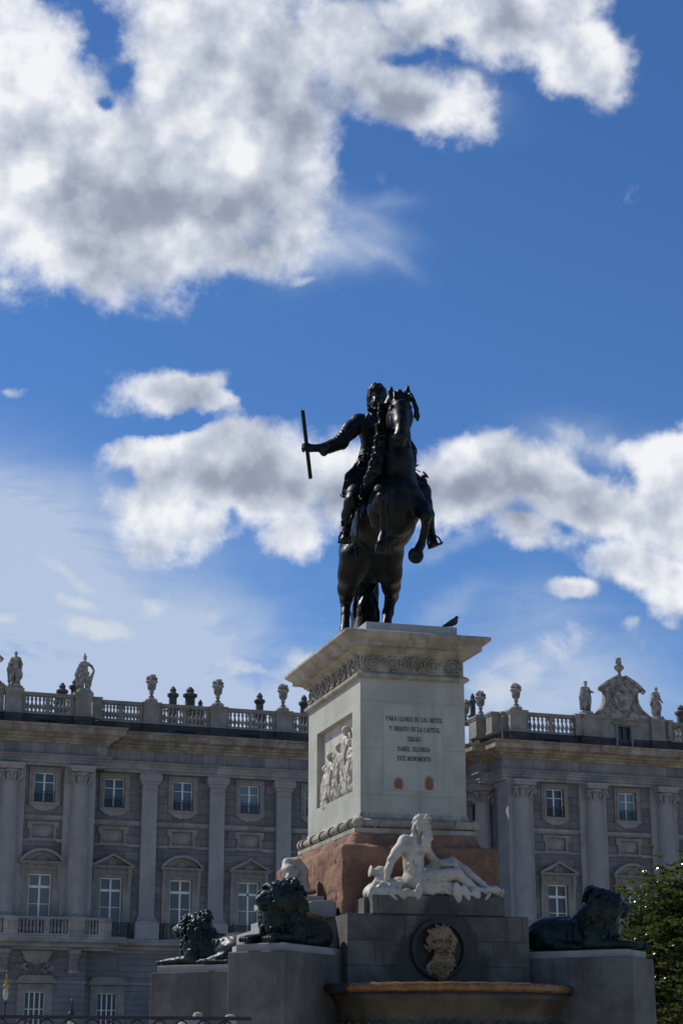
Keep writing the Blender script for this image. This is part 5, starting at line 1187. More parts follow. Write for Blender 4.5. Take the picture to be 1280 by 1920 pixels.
# ================================================================== BRONZE LIONS (local: facing +x)
def lion_mesh(turn):
    L = Sculpt((-.95, -.5, -.02), (1.0, .5, 1.0), .0125)
    L.ell((-.52, 0, .27), (.30, .235, .26), k=.06); L.cone((-.5, 0, .29), (.2, 0, .33), .205, .215, .1); L.ell((-.1, 0, .17), (.45, .22, .17), k=.06)
    L.ell((.28, 0, .34), (.23, .23, .28), k=.08); L.cone((.25, 0, .42), (.42, 0, .60), .2, .17, .08)
    for k in (-1, 1):
        L.ell((-.48, k*.19, .20), (.27, .11, .21), (0, 0, 0), k=.03); L.chain([(-.40, k*.23, .13), (-.20, k*.26, .08), (-.26, k*.27, .06), (-.02, k*.28, .055)], [.10, .075, .07, .055], .03)
        L.ell((.0, k*.28, .05), (.09, .055, .045), k=.02)
        for i in range(4): L.ell((.05, k*.28+(i-1.5)*.026, .04), (.035, .015, .03), k=.005)
        L.ell((.24, k*.20, .28), (.15, .10, .20), k=.05); L.chain([(.22, k*.22, .2), (.16, k*.22, .09), (.45, k*.20, .085), (.70, k*.17, .075)], [.10, .085, .075, .062], .04)
        L.ell((.76, k*.17, .065), (.105, .078, .06), k=.02)
        for i in range(4):
            y = k*.17+(i-1.5)*.038; L.ell((.84, y, .055), (.05, .021, .045), k=.006); L.cone((.87, y, .04), (.90, y, .022), .012, .006, .004)
        for i in range(5): L.cone((-.05-.09*i, k*.195, .42), (-.02-.09*i, k*.225, .16), .008, .012, .03)       # ribs
    L.cone((.0, 0, .52), (-.6, 0, .50), .03, .03, .06)
    L.chain([(-.78, .02, .22), (-.86, -.14, .12), (-.78, -.30, .06), (-.5, -.34, .045), (-.2, -.37, .045)], [.05, .035, .03, .028, .03], .02); L.ell((-.13, -.37, .05), (.08, .045, .045), k=.02)
    # head in its own frame, then turned
    M_ = Matrix.Translation((.40, 0, .66)) @ Matrix.Rotation(rad(turn), 4, 'Z') @ Matrix.Rotation(rad(4), 4, 'Y')
    Rm = np.array(M_.to_3x3()).T; Rm = np.linalg.inv(Rm); T = lambda p: tuple(M_ @ Vector(p))
    R3 = np.array(M_.to_3x3())
    def he(c, r, k=.03, op='add'): L.ell(T(c), r, R3, k, op)
    he((.06, 0, .0), (.15, .13, .14)); he((.15, 0, -.03), (.11, .10, .09)); he((.205, 0, -.055), (.075, .082, .066), .02)
    he((.17, 0, -.138), (.085, .062, .038), .015); L.cone(T((.25, -.05, -.105)), T((.25, .05, -.105)), .012, .012, .008, 'cut'); L.cone(T((.13, -.095, -.10)), T((.26, 0, -.11)), .010, .008, .006, 'cut'); L.cone(T((.13, .095, -.10)), T((.26, 0, -.11)), .010, .008, .006, 'cut')
    L.cone(T((.14, 0, .075)), T((.25, 0, -.012)), .055, .042, .03); he((.272, 0, -.02), (.022, .043, .023), .01)
    for k in (-1, 1):
        L.cone(T((.15, k*.03, .085)), T((.12, k*.105, .075)), .028, .022, .015); he((.165, k*.065, .040), (.024, .024, .017), .01, 'cut'); he((.155, k*.063, .038), (.016, .017, .012), .004)
        he((.21, k*.050, -.06), (.05, .037, .042), .015); he((.10, k*.10, -.05), (.07, .045, .07), .03); he((-.02, k*.125, .12), (.035, .02, .045), .01)
    # mane: a heavy collar of waving locks
    L.ell((.24, 0, .52), (.20, .21, .26), k=.05); L.ell((.30, 0, .36), (.18, .20, .25), k=.05); L.ell(T((-.10, 0, .01)), (.14, .165, .155), k=.05); L.ell((.44, 0, .36), (.09, .14, .22), k=.05); L.ell((.14, 0, .45), (.24, .25, .26), k=.08)
    for i in range(300):
        rn = random.Random(i); u = rn.random(); a = rn.uniform(-PI*.93, PI*.93)              # around the face, a=0 on top
        ra, x0 = .168+.09*u, .09-.40*u; y = ra*1.05*math.sin(a); z = .02+ra*1.0*math.cos(a)
        p = Vector(T((x0+.05, y, z))); o_ = Vector(T((x0, 0, 0))); d = (p-o_).normalized(); back = Vector(T((-1, 0, 0)))-Vector(T((0, 0, 0))); dn = Vector((0, 0, -1))
        q = p.copy(); pts = [tuple(p)]; L_ = .026+.016*u
        for j in range(5):
            w = math.sin(j*1.7+i)*.5; q = q+(d*(.35-.12*j)+back*(.55)+dn*(.12+.30*j+(1-math.cos(a))*.22)+d.cross(back)*w)*L_; pts.append(tuple(q))
        L.chain(pts, [.024, .031, .029, .024, .018, .008], .003)
    for i in range(130):                                                                     # neck and breast locks
        rn = random.Random(i+900); a = rn.uniform(-2.4, 2.4); z = rn.uniform(.22, .66); rr = .238; x = .27+rr*.9*math.cos(a); y = rr*1.05*math.sin(a)
        w = rn.uniform(-.02, .02); L.chain([(x, y, z), (x+.02*math.cos(a)+w, y+.02*math.sin(a), z-.04), (x+w*.5, y+.015*math.sin(a)-w, z-.09), (x+.012*math.cos(a)-w, y, z-.14)], [.020, .025, .020, .007], .003)
    for i in range(12):                                                                      # curls standing up on the crown
        rn = random.Random(i+77); p = Vector(T((-.02-.02*rn.random()*4, -.10+.2*i/11, .15+.02*rn.random()))); L.ell(tuple(p), (.035, .035, .035), k=.008); L.ell(tuple(p+Vector((.02, .01, .03))), (.022, .022, .022), k=.005)
    L.rough(.0058, 48, 21, ((-.08, -.4, .24), (.42, .4, .95))); L.rough(.0018, 60, 3)
    return L
LM = lion_mesh(-28).build('body', MATS['bronze_green'])
mir = LM.data.copy(); mir.transform(Matrix.Scale(-1, 4, (0, 1, 0))); mir.flip_normals()
def lion(ex, ey, dx, dy, mirror, label, back=.80, z=3.0):
    r = r_lion = empty('lion_statue', (ex-dx*back, ey-dy*back, z), math.atan2(dy, dx), label=label, cat='statue', group='bronze lions lying at the corners of the monument')
    if mirror: b = link(bpy.data.objects.new('body', mir)); b.parent = r
    else: LM.parent = r
    m = MB(); m.box(-.9, .68, -.30, .30, .0015, .022); m.build('plinth', MATS['bronze_green'], r, bevel=.005)
    r.scale = (.94, .94, .83); return r
E0, E1 = (5.38-.39*D, 21.2+.39*D), (9.82+.39*D, 21.2+.39*D)
lion(*E0, -D, -D, False, 'dark green bronze lion lying with its maned head turned, just left of the fountain')
lion(*E1, D, -D, True, 'dark green bronze lion lying in profile towards the leafy tree, right of the fountain')
lion(5.38-.39*D, 27.46-.39*D, -D, D, True, 'glossy bronze lion lying farthest back at the left, its back gleaming')

# ================================================================== MARBLE FIGURES
rg = empty('river_god_statue', (7.6, 22.25, 3.65), label='white marble bearded nude reclining on drapery above the fountain mask, leaning on one arm', cat='statue')
G = Sculpt((6.55, 21.85, 3.5), (8.62, 22.62, 4.8), .0115)
G.ell((7.342, 22.280, 3.855), (.15, .13, .13), k=.05)
G.chain([(7.342, 22.280, 3.882), (7.338, 22.260, 4.054), (7.319, 22.240, 4.213)], [.125, .12, .135], .06)
G.ell((7.334, 22.240, 4.254), (.165, .125, .14), k=.05); G.ell((7.222, 22.140, 4.253), (.075, .04, .065), k=.03); G.ell((7.382, 22.150, 4.245), (.07, .04, .06), k=.03)
for i in range(3):
    for x in (769, 779): G.ell(PX(x,1610+i*11,22.155), (.034, .02, .032), k=.015)
G.ell((7.300, 22.150, 3.922), (.012, .02, .012), k=.01, op='cut')
G.chain([(7.327, 22.240, 4.334), (7.387, 22.200, 4.453)], [.085, .068], .04)
G.ell((7.440, 22.180, 4.548), (.082, .10, .115), k=.02); G.ell((7.476, 22.120, 4.515), (.055, .06, .075), k=.02)
G.chain([(7.478, 22.060, 4.555), (7.496, 22.030, 4.498)], [.014, .02], .012); G.cone((7.436, 22.060, 4.580), (7.511, 22.070, 4.584), .012, .012, .01)
for x in (798, 808): G.ell(PX(x,1545,22.065), (.014, .014, .009), k=.008, op='cut')
G.cone((7.452, 22.050, 4.451), (7.506, 22.060, 4.454), .008, .008, .005, 'cut')
for i in range(34):                                                   # beard and hair
    rn = random.Random(i)
    if i < 16: x = 793+rn.random()*14; G.chain([PX(x,1560,22.10), PX(x+rn.uniform(-4, 2),1572,22.07), PX(x-2+rn.uniform(-4, 2),1585,22.08), PX(x-4+rn.uniform(-2, 3),1592+rn.random()*8,22.10)], [.02, .026, .022, .010], .006)
    else: a = rn.uniform(.5, 3.9); c = (7.432, 22.200, 4.570); x, z = c[0]+.085*math.cos(a), c[2]+.10*math.sin(a); y = c[1]+rn.uniform(-.11, .08); G.chain([(x, y, z), (x+.02*math.cos(a+1.2), y-.01, z+.02*math.sin(a+1.2)), (x+.03*math.cos(a+2), y, z+.03*math.sin(a+2)-.03)], [.026, .026, .016], .008)
for i in range(6): G.chain([PX(778,1545+i*5,22.18), PX(774+2*math.sin(i),1556+i*5,22.16), PX(780,1566+i*4,22.12)], [.022, .024, .012], .008)
# arm he leans on (near the urn) with its hand on the rock
G.ell((7.214, 22.220, 4.342), (.085, .085, .085), k=.05)
G.chain([(7.206, 22.220, 4.342), (7.079, 22.160, 4.197), (7.001, 22.140, 4.092)], [.078, .065, .052], .04)
G.chain([(7.001, 22.140, 4.092), (6.954, 22.130, 3.964), (6.936, 22.120, 3.856)], [.054, .048, .033], .02)
G.ell((6.895, 22.100, 3.800), (.05, .05, .026), (0, 20, 0), k=.015)
for i in range(4): p = PX(714-i*2.2,1657+i*1.3,22.12); G.chain([p, (p[0]-.035, 22.06+.012*i, p[2]-.018), (p[0]-.055+.004*i, 22.02+.02*i, p[2]-.045)], [.0125, .012, .009], .004)
p = (6.934, 22.070, 3.799); G.chain([p, (p[0]+.01, 22.03, p[2]-.02), (p[0]+.0, 22.0, p[2]-.04)], [.013, .012, .009], .004)
# other arm resting on the raised knee
G.ell((7.505, 22.320, 4.308), (.075, .07, .075), k=.04)
G.chain([(7.519, 22.320, 4.295), (7.610, 22.360, 4.174), (7.681, 22.360, 4.115)], [.062, .052, .045], .03)
G.chain([(7.681, 22.360, 4.115), (7.754, 22.280, 4.075), (7.806, 22.220, 4.064)], [.045, .038, .028], .02); G.ell((7.842, 22.200, 4.063), (.045, .035, .022), k=.012)
for i in range(4): p = PX(852,1620+i*2.4,22.16); G.chain([p, (p[0]+.04, p[1]-.01, p[2]-.012), (p[0]+.058, p[1]-.012, p[2]-.035)], [.0115, .011, .008], .004)
p = (7.832, 22.170, 4.093); G.chain([p, (p[0]+.03, p[1]-.02, p[2]+.0), (p[0]+.045, p[1]-.03, p[2]-.01)], [.012, .011, .009], .004)
# far leg bent, near leg folded under
G.chain([(7.419, 22.360, 3.878), (7.679, 22.420, 4.026), (7.899, 22.400, 4.118)], [.115, .092, .07], .05); G.ell((7.910, 22.390, 4.125), (.065, .062, .062), k=.02)
G.chain([(7.910, 22.390, 4.111), (8.061, 22.330, 4.001), (8.265, 22.240, 3.836)], [.068, .062, .036], .03)
G.chain([(8.265, 22.240, 3.836), (8.321, 22.200, 3.780), (8.408, 22.140, 3.790)], [.038, .032, .024], .02)
for i in range(5): p = PX(931,1663+i*1.3,22.16-.015*i); G.ell(p, (.022, .012, .012), k=.004)
G.chain([(7.336, 22.220, 3.830), (7.581, 22.140, 3.895), (7.869, 22.120, 3.948)], [.115, .098, .072], .05); G.ell((7.884, 22.120, 3.949), (.068, .065, .065), k=.02)
G.chain([(7.883, 22.120, 3.935), (8.018, 22.140, 3.834), (8.154, 22.180, 3.767)], [.066, .058, .034], .03)
G.chain([(8.154, 22.180, 3.767), (8.237, 22.150, 3.760)], [.034, .028], .02)
G.cone((7.295, 22.100, 4.277), (7.297, 22.110, 4.171), .012, .012, .02, 'cut'); G.chain([(7.176, 22.130, 4.183), (7.237, 22.100, 4.162), (7.294, 22.100, 4.184), (7.379, 22.120, 4.175)], [.009, .012, .010, .009], .014, 'cut')
G.cone((7.289, 22.130, 4.147), (7.297, 22.140, 3.948), .007, .007, .015, 'cut')
for i in range(3): G.chain([PX(766,1613+i*9,22.14), PX(774,1615+i*9,22.135), PX(783,1613+i*9,22.15)], [.006, .008, .006], .012, 'cut')
for i in range(4): G.cone(PX(757+i,1606+i*6,22.17), PX(764,1610+i*6,22.14), .007, .005, .012, 'cut')
G.cone((7.389, 22.100, 3.840), (7.794, 22.030, 3.924), .006, .006, .02, 'cut'); G.ell((7.038, 22.120, 4.158), (.04, .03, .06), k=.03); G.ell((6.974, 22.100, 4.014), (.035, .03, .05), k=.02)
G.rough(.0016, 40, 3)
god = G.build('figure', MATS['white_marble'], rg); at_base(god, rg.location)
K = Sculpt((6.5, 21.8, 3.38), (8.66, 22.62, 4.15), .0125)
K.chain([(6.815, 22.300, 3.711), (7.240, 22.300, 3.734), (7.735, 22.280, 3.758), (8.393, 22.300, 3.723)], [.11, .10, .11, .06], .05); K.ell((7.579, 22.200, 3.801), (.30, .14, .085), k=.05); K.ell((7.171, 22.350, 3.804), (.13, .12, .11), k=.04); K.ell((6.795, 22.280, 3.682), (.12, .15, .09), k=.05)
for i in range(60):                                                    # wind-blown folds of the drapery
    rn = random.Random(i+40); x = 690+rn.random()*235; y = 1668+rn.random()*8; dx = rn.uniform(4, 16)
    K.chain([PX(x,y,22.16), PX(x+dx,y+rn.uniform(-4, 3),22.10), PX(x+dx*2,y+rn.uniform(-2, 5),22.12)], [.022, .030, .012], .012)
for x, y, w, h, tl_ in ((785, 1672, 6.5, 15, 10), (857, 1674, 7.5, 19, -8), (874, 1674, 5.5, 15, -20), (752, 1676, 11, 6, 50), (893, 1677, 7, 9, -35), (767, 1674, 9, 6, 35), (736, 1680, 11, 3, 40), (914, 1681, 9, 3, -50)):   # cloth hems and leaves hanging over the edge
    c = PX(x, y, 22.03); K.ell(c, (w*.0078, .028, h*.0074), (0, tl_, 0), k=.05); K.cone((c[0], 21.995, c[2]+h*.005), (c[0]+math.sin(rad(tl_))*.05, 21.99, c[2]-h*.006), .006, .004, .008, 'cut')
for i in range(12): rn = random.Random(i+8); x = 700+i*4.5; K.chain([PX(x+10,1642+i*1.4,22.22), PX(x+2,1656,22.14), PX(x-4,1668,22.08), PX(x-10,1680-i*.3,22.05)], [.02, .03, .032, .02], .012)
for i in range(8): K.chain([PX(918+i*3,1678,22.2), PX(922+i*3,1672-i%2*5,22.15)], [.02, .009], .008)
K.rough(.002, 50, 2)
o = K.build('drapery', MATS['white_marble'], rg); at_base(o, rg.location)
m = MB(); m.lathe([(.02, 0), (.075, .03), (.095, .09), (.09, .15), (.05, .19), (.045, .215), (.07, .235), (.075, .25), (.06, .255)], (0, 0, 0), 20); q = Matrix.Translation((7.014, 22.300, 3.922)) @ Matrix.Rotation(rad(-80), 4, 'Y')
m.V = [tuple(q @ Vector(v)) for v in m.V]; o = m.build('urn', MATS['white_marble'], rg, True); at_base(o, rg.location)

ny = empty('seated_figure_statue', (6.2, 23.7, 3.74), label='white marble seated figure bent forward over two round jars, left side of the red rock', cat='statue')
N = Sculpt((5.7, 23.3, 3.6), (6.75, 24.2, 4.5), .0115)
N.ell((6.203, 23.800, 3.938), (.14, .16, .12), k=.05)
N.chain([(6.245, 23.850, 3.950), (6.244, 23.850, 4.084), (6.129, 23.750, 4.155)], [.13, .12, .10], .05)
N.ell((6.038, 23.620, 4.070), (.075, .09, .095), k=.02); N.chain([(6.129, 23.750, 4.169), (6.048, 23.660, 4.116)], [.06, .06], .03)
N.chain([(6.191, 23.850, 4.216), (6.043, 23.700, 4.190), (5.972, 23.620, 4.082)], [.06, .055, .03], .04); N.chain([(6.201, 23.800, 4.198), (6.249, 23.700, 4.070), (6.309, 23.700, 3.889)], [.08, .07, .05], .04)
N.chain([(6.069, 23.600, 4.104), (6.020, 23.520, 3.983), (5.958, 23.500, 3.897)], [.045, .038, .028], .015); N.chain([(6.149, 23.600, 4.071), (6.088, 23.500, 3.976), (6.025, 23.480, 3.931)], [.045, .036, .026], .015)
for i in range(4): p = PX(543-i*1.6,1652+i*1.2,23.46); N.chain([p, (p[0]-.03, p[1]-.01, p[2]-.02)], [.011, .008], .004)
for i in range(16): rn = random.Random(i); N.chain([PX(560+rn.uniform(-4, 8),1622+rn.random()*8,23.7), PX(568+rn.uniform(-6, 6),1645,23.62), PX(574+rn.uniform(-10, 5),1670,23.62)], [.016, .024, .014], .01)
for x, y in ((541, 1661), (557, 1666)):
    N.ell(PX(x,y,23.5), (.072, .072, .066), k=.008)
    for j in range(7): a = j*.9; c = PX(x,y,23.5); N.cone((c[0]+.05*math.cos(a), 23.44, c[2]+.05*math.sin(a)), (c[0]+.06*math.cos(a+.7), 23.46, c[2]+.06*math.sin(a+.7)), .016, .014, .006)
N.ell((6.229, 23.700, 3.818), (.22, .2, .045), k=.03); N.rough(.0015, 50, 5)
o = N.build('figure', MATS['white_marble'], ny); at_base(o, ny.location)

# ================================================================== ROOF STATUES, URNS, BUST
def roof_figure(kind):
    F = Sculpt((-.95, -.7, -.05), (.95, .75, 3.15), .042)
    F.box((0, 0, .09), (.46, .40, .12), rr=.03, k=.02)
    F.chain([(-.16, -.02, .25), (-.20, -.12, .80), (-.13, 0, 1.4)], [.12, .15, .2], .08); F.chain([(.2, .0, .25), (.2, -.02, .8), (.13, 0, 1.4)], [.12, .14, .2], .08)
    F.chain([(0, 0, 1.35), (0, 0, 1.7), (.0, -.02, 2.1)], [.27, .23, .27], .1); F.cone((-.24, 0, 2.2), (.24, 0, 2.2), .15, .15, .1); F.cone((0, 0, 2.2), (0, -.02, 2.45), .1, .09, .05)
    F.ell((0, -.03, 2.60), (.14, .16, .19), k=.03); F.cone((0, -.16, 2.62), (0, -.2, 2.56), .03, .03, .03); F.ell((0, -.12, 2.47), (.07, .07, .08), k=.03)
    if kind == 0:      # cloak gathered round him, hand at the chest, other hand low on a shield
        F.chain([(-.3, 0, 2.15), (-.46, -.08, 1.8), (-.20, -.28, 1.82)], [.13, .11, .08], .04); F.chain([(.3, 0, 2.15), (.46, 0, 1.75), (.44, -.12, 1.4)], [.12, .10, .08], .04)
        F.ell((.40, -.10, .95), (.20, .08, .45), k=.04); F.chain([(-.3, .12, 2.2), (-.50, .12, 1.4), (-.42, .16, .4)], [.12, .16, .12], .08); F.chain([(.2, .2, 2.1), (.25, .28, 1.2), (.2, .26, .3)], [.14, .2, .2], .1)
        F.lo_ = 0
    elif kind == 1:    # plumed helmet, one arm out on the rim of a tall shield
        F.ell((0, .0, 2.74), (.15, .18, .12), k=.03); F.chain([(0, -.05, 2.84), (0, .08, 2.98), (0, .22, 2.84)], [.05, .07, .04], .03)
        F.chain([(-.3, 0, 2.15), (-.48, .0, 1.8), (-.30, -.24, 1.6)], [.13, .11, .08], .04); F.chain([(.3, 0, 2.18), (.52, -.04, 2.05), (.70, -.1, 1.75)], [.12, .10, .07], .04)
        F.chain([(.74, -.08, 1.7), (.52, -.05, 1.1), (.42, -.05, .4)], [.08, .16, .13], .06); F.chain([(-.35, .12, 2.1), (-.56, .1, 1.3), (-.45, .1, .3)], [.12, .17, .12], .08)
        F.cone((-.25, 0, 1.42), (.25, 0, 1.42), .17, .17, .05)
    elif kind == 2:    # broad cloak hanging behind on both sides, arm held out
        F.chain([(-.32, .05, 2.2), (-.5, .05, 1.4), (-.45, .08, .4)], [.15, .17, .13], .08); F.chain([(.32, .05, 2.2), (.48, .05, 1.4), (.42, .08, .4)], [.15, .17, .13], .08); F.box((0, .22, 1.2), (.4, .08, .85), rr=.05, k=.15)
        F.chain([(.3, 0, 2.15), (.5, -.1, 1.95), (.74, -.18, 1.92)], [.12, .1, .06], .04); F.chain([(-.3, 0, 2.15), (-.42, -.1, 1.75), (-.2, -.28, 1.7)], [.12, .10, .07], .04)
        F.ell((0, 0, 2.76), (.15, .17, .06), k=.03)
    else:              # long robe swept across, one knee forward
        F.chain([(-.3, 0, 2.15), (-.45, -.1, 1.75), (-.12, -.30, 1.75)], [.13, .11, .08], .04); F.chain([(.3, 0, 2.15), (.48, -.05, 1.7), (.60, -.2, 1.45)], [.12, .10, .07], .04)
        F.ell((.12, -.12, 1.0), (.30, .26, .5), k=.1); F.ell((-.1, .1, .7), (.36, .3, .6), k=.1); F.chain([(-.35, .1, 2.1), (-.42, .1, 1.3), (-.1, .1, .5)], [.14, .18, .2], .1)
    for i in range(16):
        rn = random.Random(i+kind*50); a = rn.uniform(0, 2*PI); x, y = .28*math.cos(a), .22*math.sin(a); F.chain([(x*.8, y*.8, 1.5), (x*1.25, y*1.25, .9), (x*1.35, y*1.35, .35)], [.04, .07, .05], .02)
    F.rough(.012, 9, kind); F.rough(.006, 22, kind+9); return F
def stat(kind, x, y, z, rz, label, s=1.0):
    r = empty('roof_statue', pw(x, y, z), PA+rad(rz), label=label, cat='statue', group='stone kings along the palace roof'); r.scale = (s, s, s)
    roof_figure(kind).build('figure', MATS['statue_stone'], r)
    m = MB(); m.rect_prof(-.52, .52, -.45, .45, [(.06, -.14), (.06, -.08), (0, -.04), (0, 0.02)]); m.build('plinth', MATS['statue_stone'], r)
stat(0, -13.75, -1.05, 29.34, -12, 'stone king in a cloak, leftmost statue on the palace roof')
stat(1, -8.4, -1.05, 29.34, 8, 'helmeted stone warrior with a tall shield on the left roof balustrade')
stat(2, 32.2, TT+.2, 29.24, 14, 'stone king with arm held out, left of the crested gable', .97)
stat(3, 38.75, TT+.2, 29.24, 20, 'stone king wrapped in a swept robe, right of the crested gable', .97)
def urn(x, y, z, label, s=1.0):
    r = empty('roof_urn', pw(x, y, z), PA, label=label, cat='urn', group='carved stone urns along the palace roof'); r.scale = (s, s, s)
    m = MB(); m.lathe([(.46, 0), (.50, .04), (.50, .22), (.42, .30), (.24, .36), (.20, .42), (.26, .48), (.13, .56), (.12, .70), (.22, .80), (.15, .86), (.16, .98), (.27, 1.10), (.29, 1.25), (.33, 1.50), (.47, 1.66), (.50, 1.72), (.44, 1.78), (.24, 1.80)], (0, 0, 0), 20)
    for i in range(10): a = 2*PI*i/10; m.tube([(.15*math.cos(a), .15*math.sin(a), .95), (.29*math.cos(a), .29*math.sin(a), 1.12), (.33*math.cos(a), .33*math.sin(a), 1.48)], [.02, .04, .05], 5)
    m.build('vase', MATS['statue_stone'], r, True)
    m = MB(); rn = random.Random(int(x*7))
    for i in range(24):
        a = rn.uniform(0, 2*PI); h = rn.random(); rr = .36*math.sqrt(max(.05, 1-(h*1.0)**2)); cx, cy, cz = rr*math.cos(a), rr*math.sin(a), 1.86+.36*h; q = rn.uniform(.09, .14)
        m.lathe([(.01, -q), (q*.8, -q*.6), (q, 0), (q*.75, q*.65), (.01, q)], (cx, cy, cz), 7)
    m.lathe([(.2, 1.76), (.33, 1.85), (.33, 2.05), (.18, 2.2), (.02, 2.25)], (0, 0, 0), 10)
    m.build('flowers', MATS['statue_stone'], r, True)
urn(-2.72, .2, 29.05, 'carved stone urn of flowers on the roof, first right of the helmeted warrior')
urn(2.72, .2, 29.05, 'carved stone urn of flowers on the roof, second right of the helmeted warrior')
urn(8.2, .2, 29.05, 'carved stone urn of flowers on the roof, nearest the left side of the pedestal')
urn(25.85, TT+.1, 29.1, 'stone urn of flowers at the front corner of the right-hand tower', .98)
urn(TX-.45, TT+4.0, 29.1, 'stone urn in the middle of the cluster of three right of the pedestal', .98)
urn(TX-.6, .3, 28.95, 'lowest stone urn, closest to the right side of the pedestal', .96)
r = empty('roof_bust', pw(35.45, TT+.3, 32.5), PA, label='stone bust on a small foot crowning the scrolled crest gable', cat='statue')
B = Sculpt((-.8, -.6, -.1), (.8, .6, 2.2), .038)
B.chain([(0, 0, 0), (0, 0, .35), (0, 0, .6)], [.32, .16, .14], .05); B.box((0, 0, .03), (.38, .3, .08), rr=.03)
B.ell((0, 0, 1.0), (.52, .32, .34), k=.08); B.ell((0, 0, .75), (.25, .22, .2), k=.1); B.cone((0, 0, 1.2), (0, -.02, 1.5), .15, .13, .06); B.ell((0, -.03, 1.66), (.2, .22, .26), k=.03); B.cone((0, -.2, 1.68), (0, -.27, 1.6), .04, .04, .03)
for i in range(14): a = 2*PI*i/14; B.ell((.19*math.cos(a), .18*math.sin(a), 1.84+.03*math.sin(i*3)), (.07, .07, .08), k=.02)
for k in (-1, 1): B.chain([(k*.2, .05, 1.7), (k*.24, .05, 1.5), (k*.2, 0, 1.35)], [.08, .09, .05], .03)
B.rough(.008, 16, 3); B.build('figure', MATS['statue_stone'], r); r.scale = (.88, .88, .88)

# ================================================================== PIGEON
pg = empty('pigeon', (8.245, 23.2, 7.414), rad(-22), label='dark pigeon standing at the right edge of the pedestal top', cat='bird')
Bd = Sculpt((-.2, -.09, -.01), (.16, .09, .21), .0042)
Bd.ell((0, 0, .085), (.085, .042, .042), (0, -25, 0), k=.02); Bd.ell((.03, 0, .098), (.052, .042, .048), k=.02)
Bd.chain([(.045, 0, .115), (.062, 0, .145), (.068, 0, .162)], [.034, .022, .020], .02); Bd.ell((.072, 0, .164), (.022, .019, .019), k=.008); Bd.cone((.088, 0, .160), (.108, 0, .155), .007, .003, .004)
Bd.chain([(-.05, 0, .07), (-.10, 0, .045), (-.145, 0, .022)], [.026, .020, .010], .015); Bd.box((-.11, 0, .035), (.05, .024, .006), (0, -24, 0), rr=.004, k=.01)
for k in (-1, 1):
    Bd.chain([(.03, k*.036, .10), (-.04, k*.040, .08), (-.10, k*.020, .05)], [.020, .018, .006], .008)
    Bd.cone((.0, k*.018, .06), (.006, k*.020, .012), .009, .0055, .006); Bd.cone((.006, k*.020, .010), (.034, k*.026, .005), .0045, .004, .003); Bd.cone((.006, k*.020, .010), (.026, k*.008, .005), .0045, .004, .003); Bd.cone((.006, k*.02, .010), (-.014, k*.02, .005), .0045, .004, .003)
mat('feather', (0.035, 0.037, 0.045), 0.6, (0.018, 0.019, 0.024), 20.0, 0.2, 80.0)
Bd.build('body', MATS['feather'], pg)

# ================================================================== MAGNOLIA TREE behind the right-hand lion
ml = bpy.data.materials.new('leaf'); ml.use_nodes = True; n = NT(ml.node_tree); bs = n.n['Principled BSDF']
g_ = n.new('ShaderNodeNewGeometry'); n.put(bs.inputs['Base Color'], n.ramp(g_.outputs['Random Per Island'], [(0.0, (.030, .045, .008)), (.4, (.050, .072, .012)), (.8, (.075, .09, .017)), (1.0, (.14, .14, .03))]))
bs.inputs['Roughness'].default_value = .22; bs.inputs['Specular IOR Level'].default_value = .6; bs.inputs['Subsurface Weight'].default_value = 0.0
tl_ = n.new('ShaderNodeBsdfTranslucent'); tl_.inputs[0].default_value = (.10, .15, .01, 1); mx = n.new('ShaderNodeMixShader'); mx.inputs[0].default_value = .22
n.l.new(bs.outputs[0], mx.inputs[1]); n.l.new(tl_.outputs[0], mx.inputs[2]); n.l.new(mx.outputs[0], n.n['Material Output'].inputs[0]); MATS['leaf'] = ml
mat('bark', (0.09, 0.075, 0.055), 0.9, (0.05, 0.04, 0.03), 4.0, 0.8, 12.0, bdist=0.02)
TRX, TRY = 38.2, 75.0
tree = empty('magnolia_tree', (TRX, TRY, 0), label='leafy evergreen tree with glossy leaves at the right edge, behind the lion', cat='tree')
rn = random.Random(11); limbs = []
m = MB(); m.tube([(0, 0, 0), (.1, 0, 1.2), (-.05, .1, 2.8), (.05, 0, 4.6), (.1, .1, 6.8), (0, 0, 9.2)], [.32, .26, .22, .17, .10, .03], 10)
for i in range(54):
    z0 = 1.8+i*.135; a = i*2.399+rn.uniform(-.4, .4); reach = 4.3*math.sqrt(max(.08, 1-((z0-4.2)/6.6)**2))*rn.uniform(.8, 1.12)
    if z0 > 8: reach *= .8
    p = [(0, 0, z0)]; ln = reach
    for j in range(1, 6): t = j/5; p.append((ln*t*math.cos(a+.25*math.sin(j+i)), ln*t*math.sin(a+.25*math.sin(j+i)), z0+ln*(.52*t-.20*t*t)+.1*math.sin(j*2+i)))
    m.tube(p, [.09, .07, .055, .04, .025, .012], 6); limbs.append(p)
spray = [(-2.1, -1.0, 8.2), (-2.6, -1.2, 8.9), (-3.05, -1.3, 9.75)]; m.tube([(-.5, 0, 7.0)]+spray, [.05, .035, .025, .01], 5)
spr2 = [(-3.6, -.8, 7.0), (-4.9, -1.0, 7.5), (-5.8, -1.0, 8.1)]; m.tube([(-.8, 0, 5.8)]+spr2, [.06, .04, .025, .01], 5)
m.build('trunk', MATS['bark'], tree, True)
LV, LF = [], []
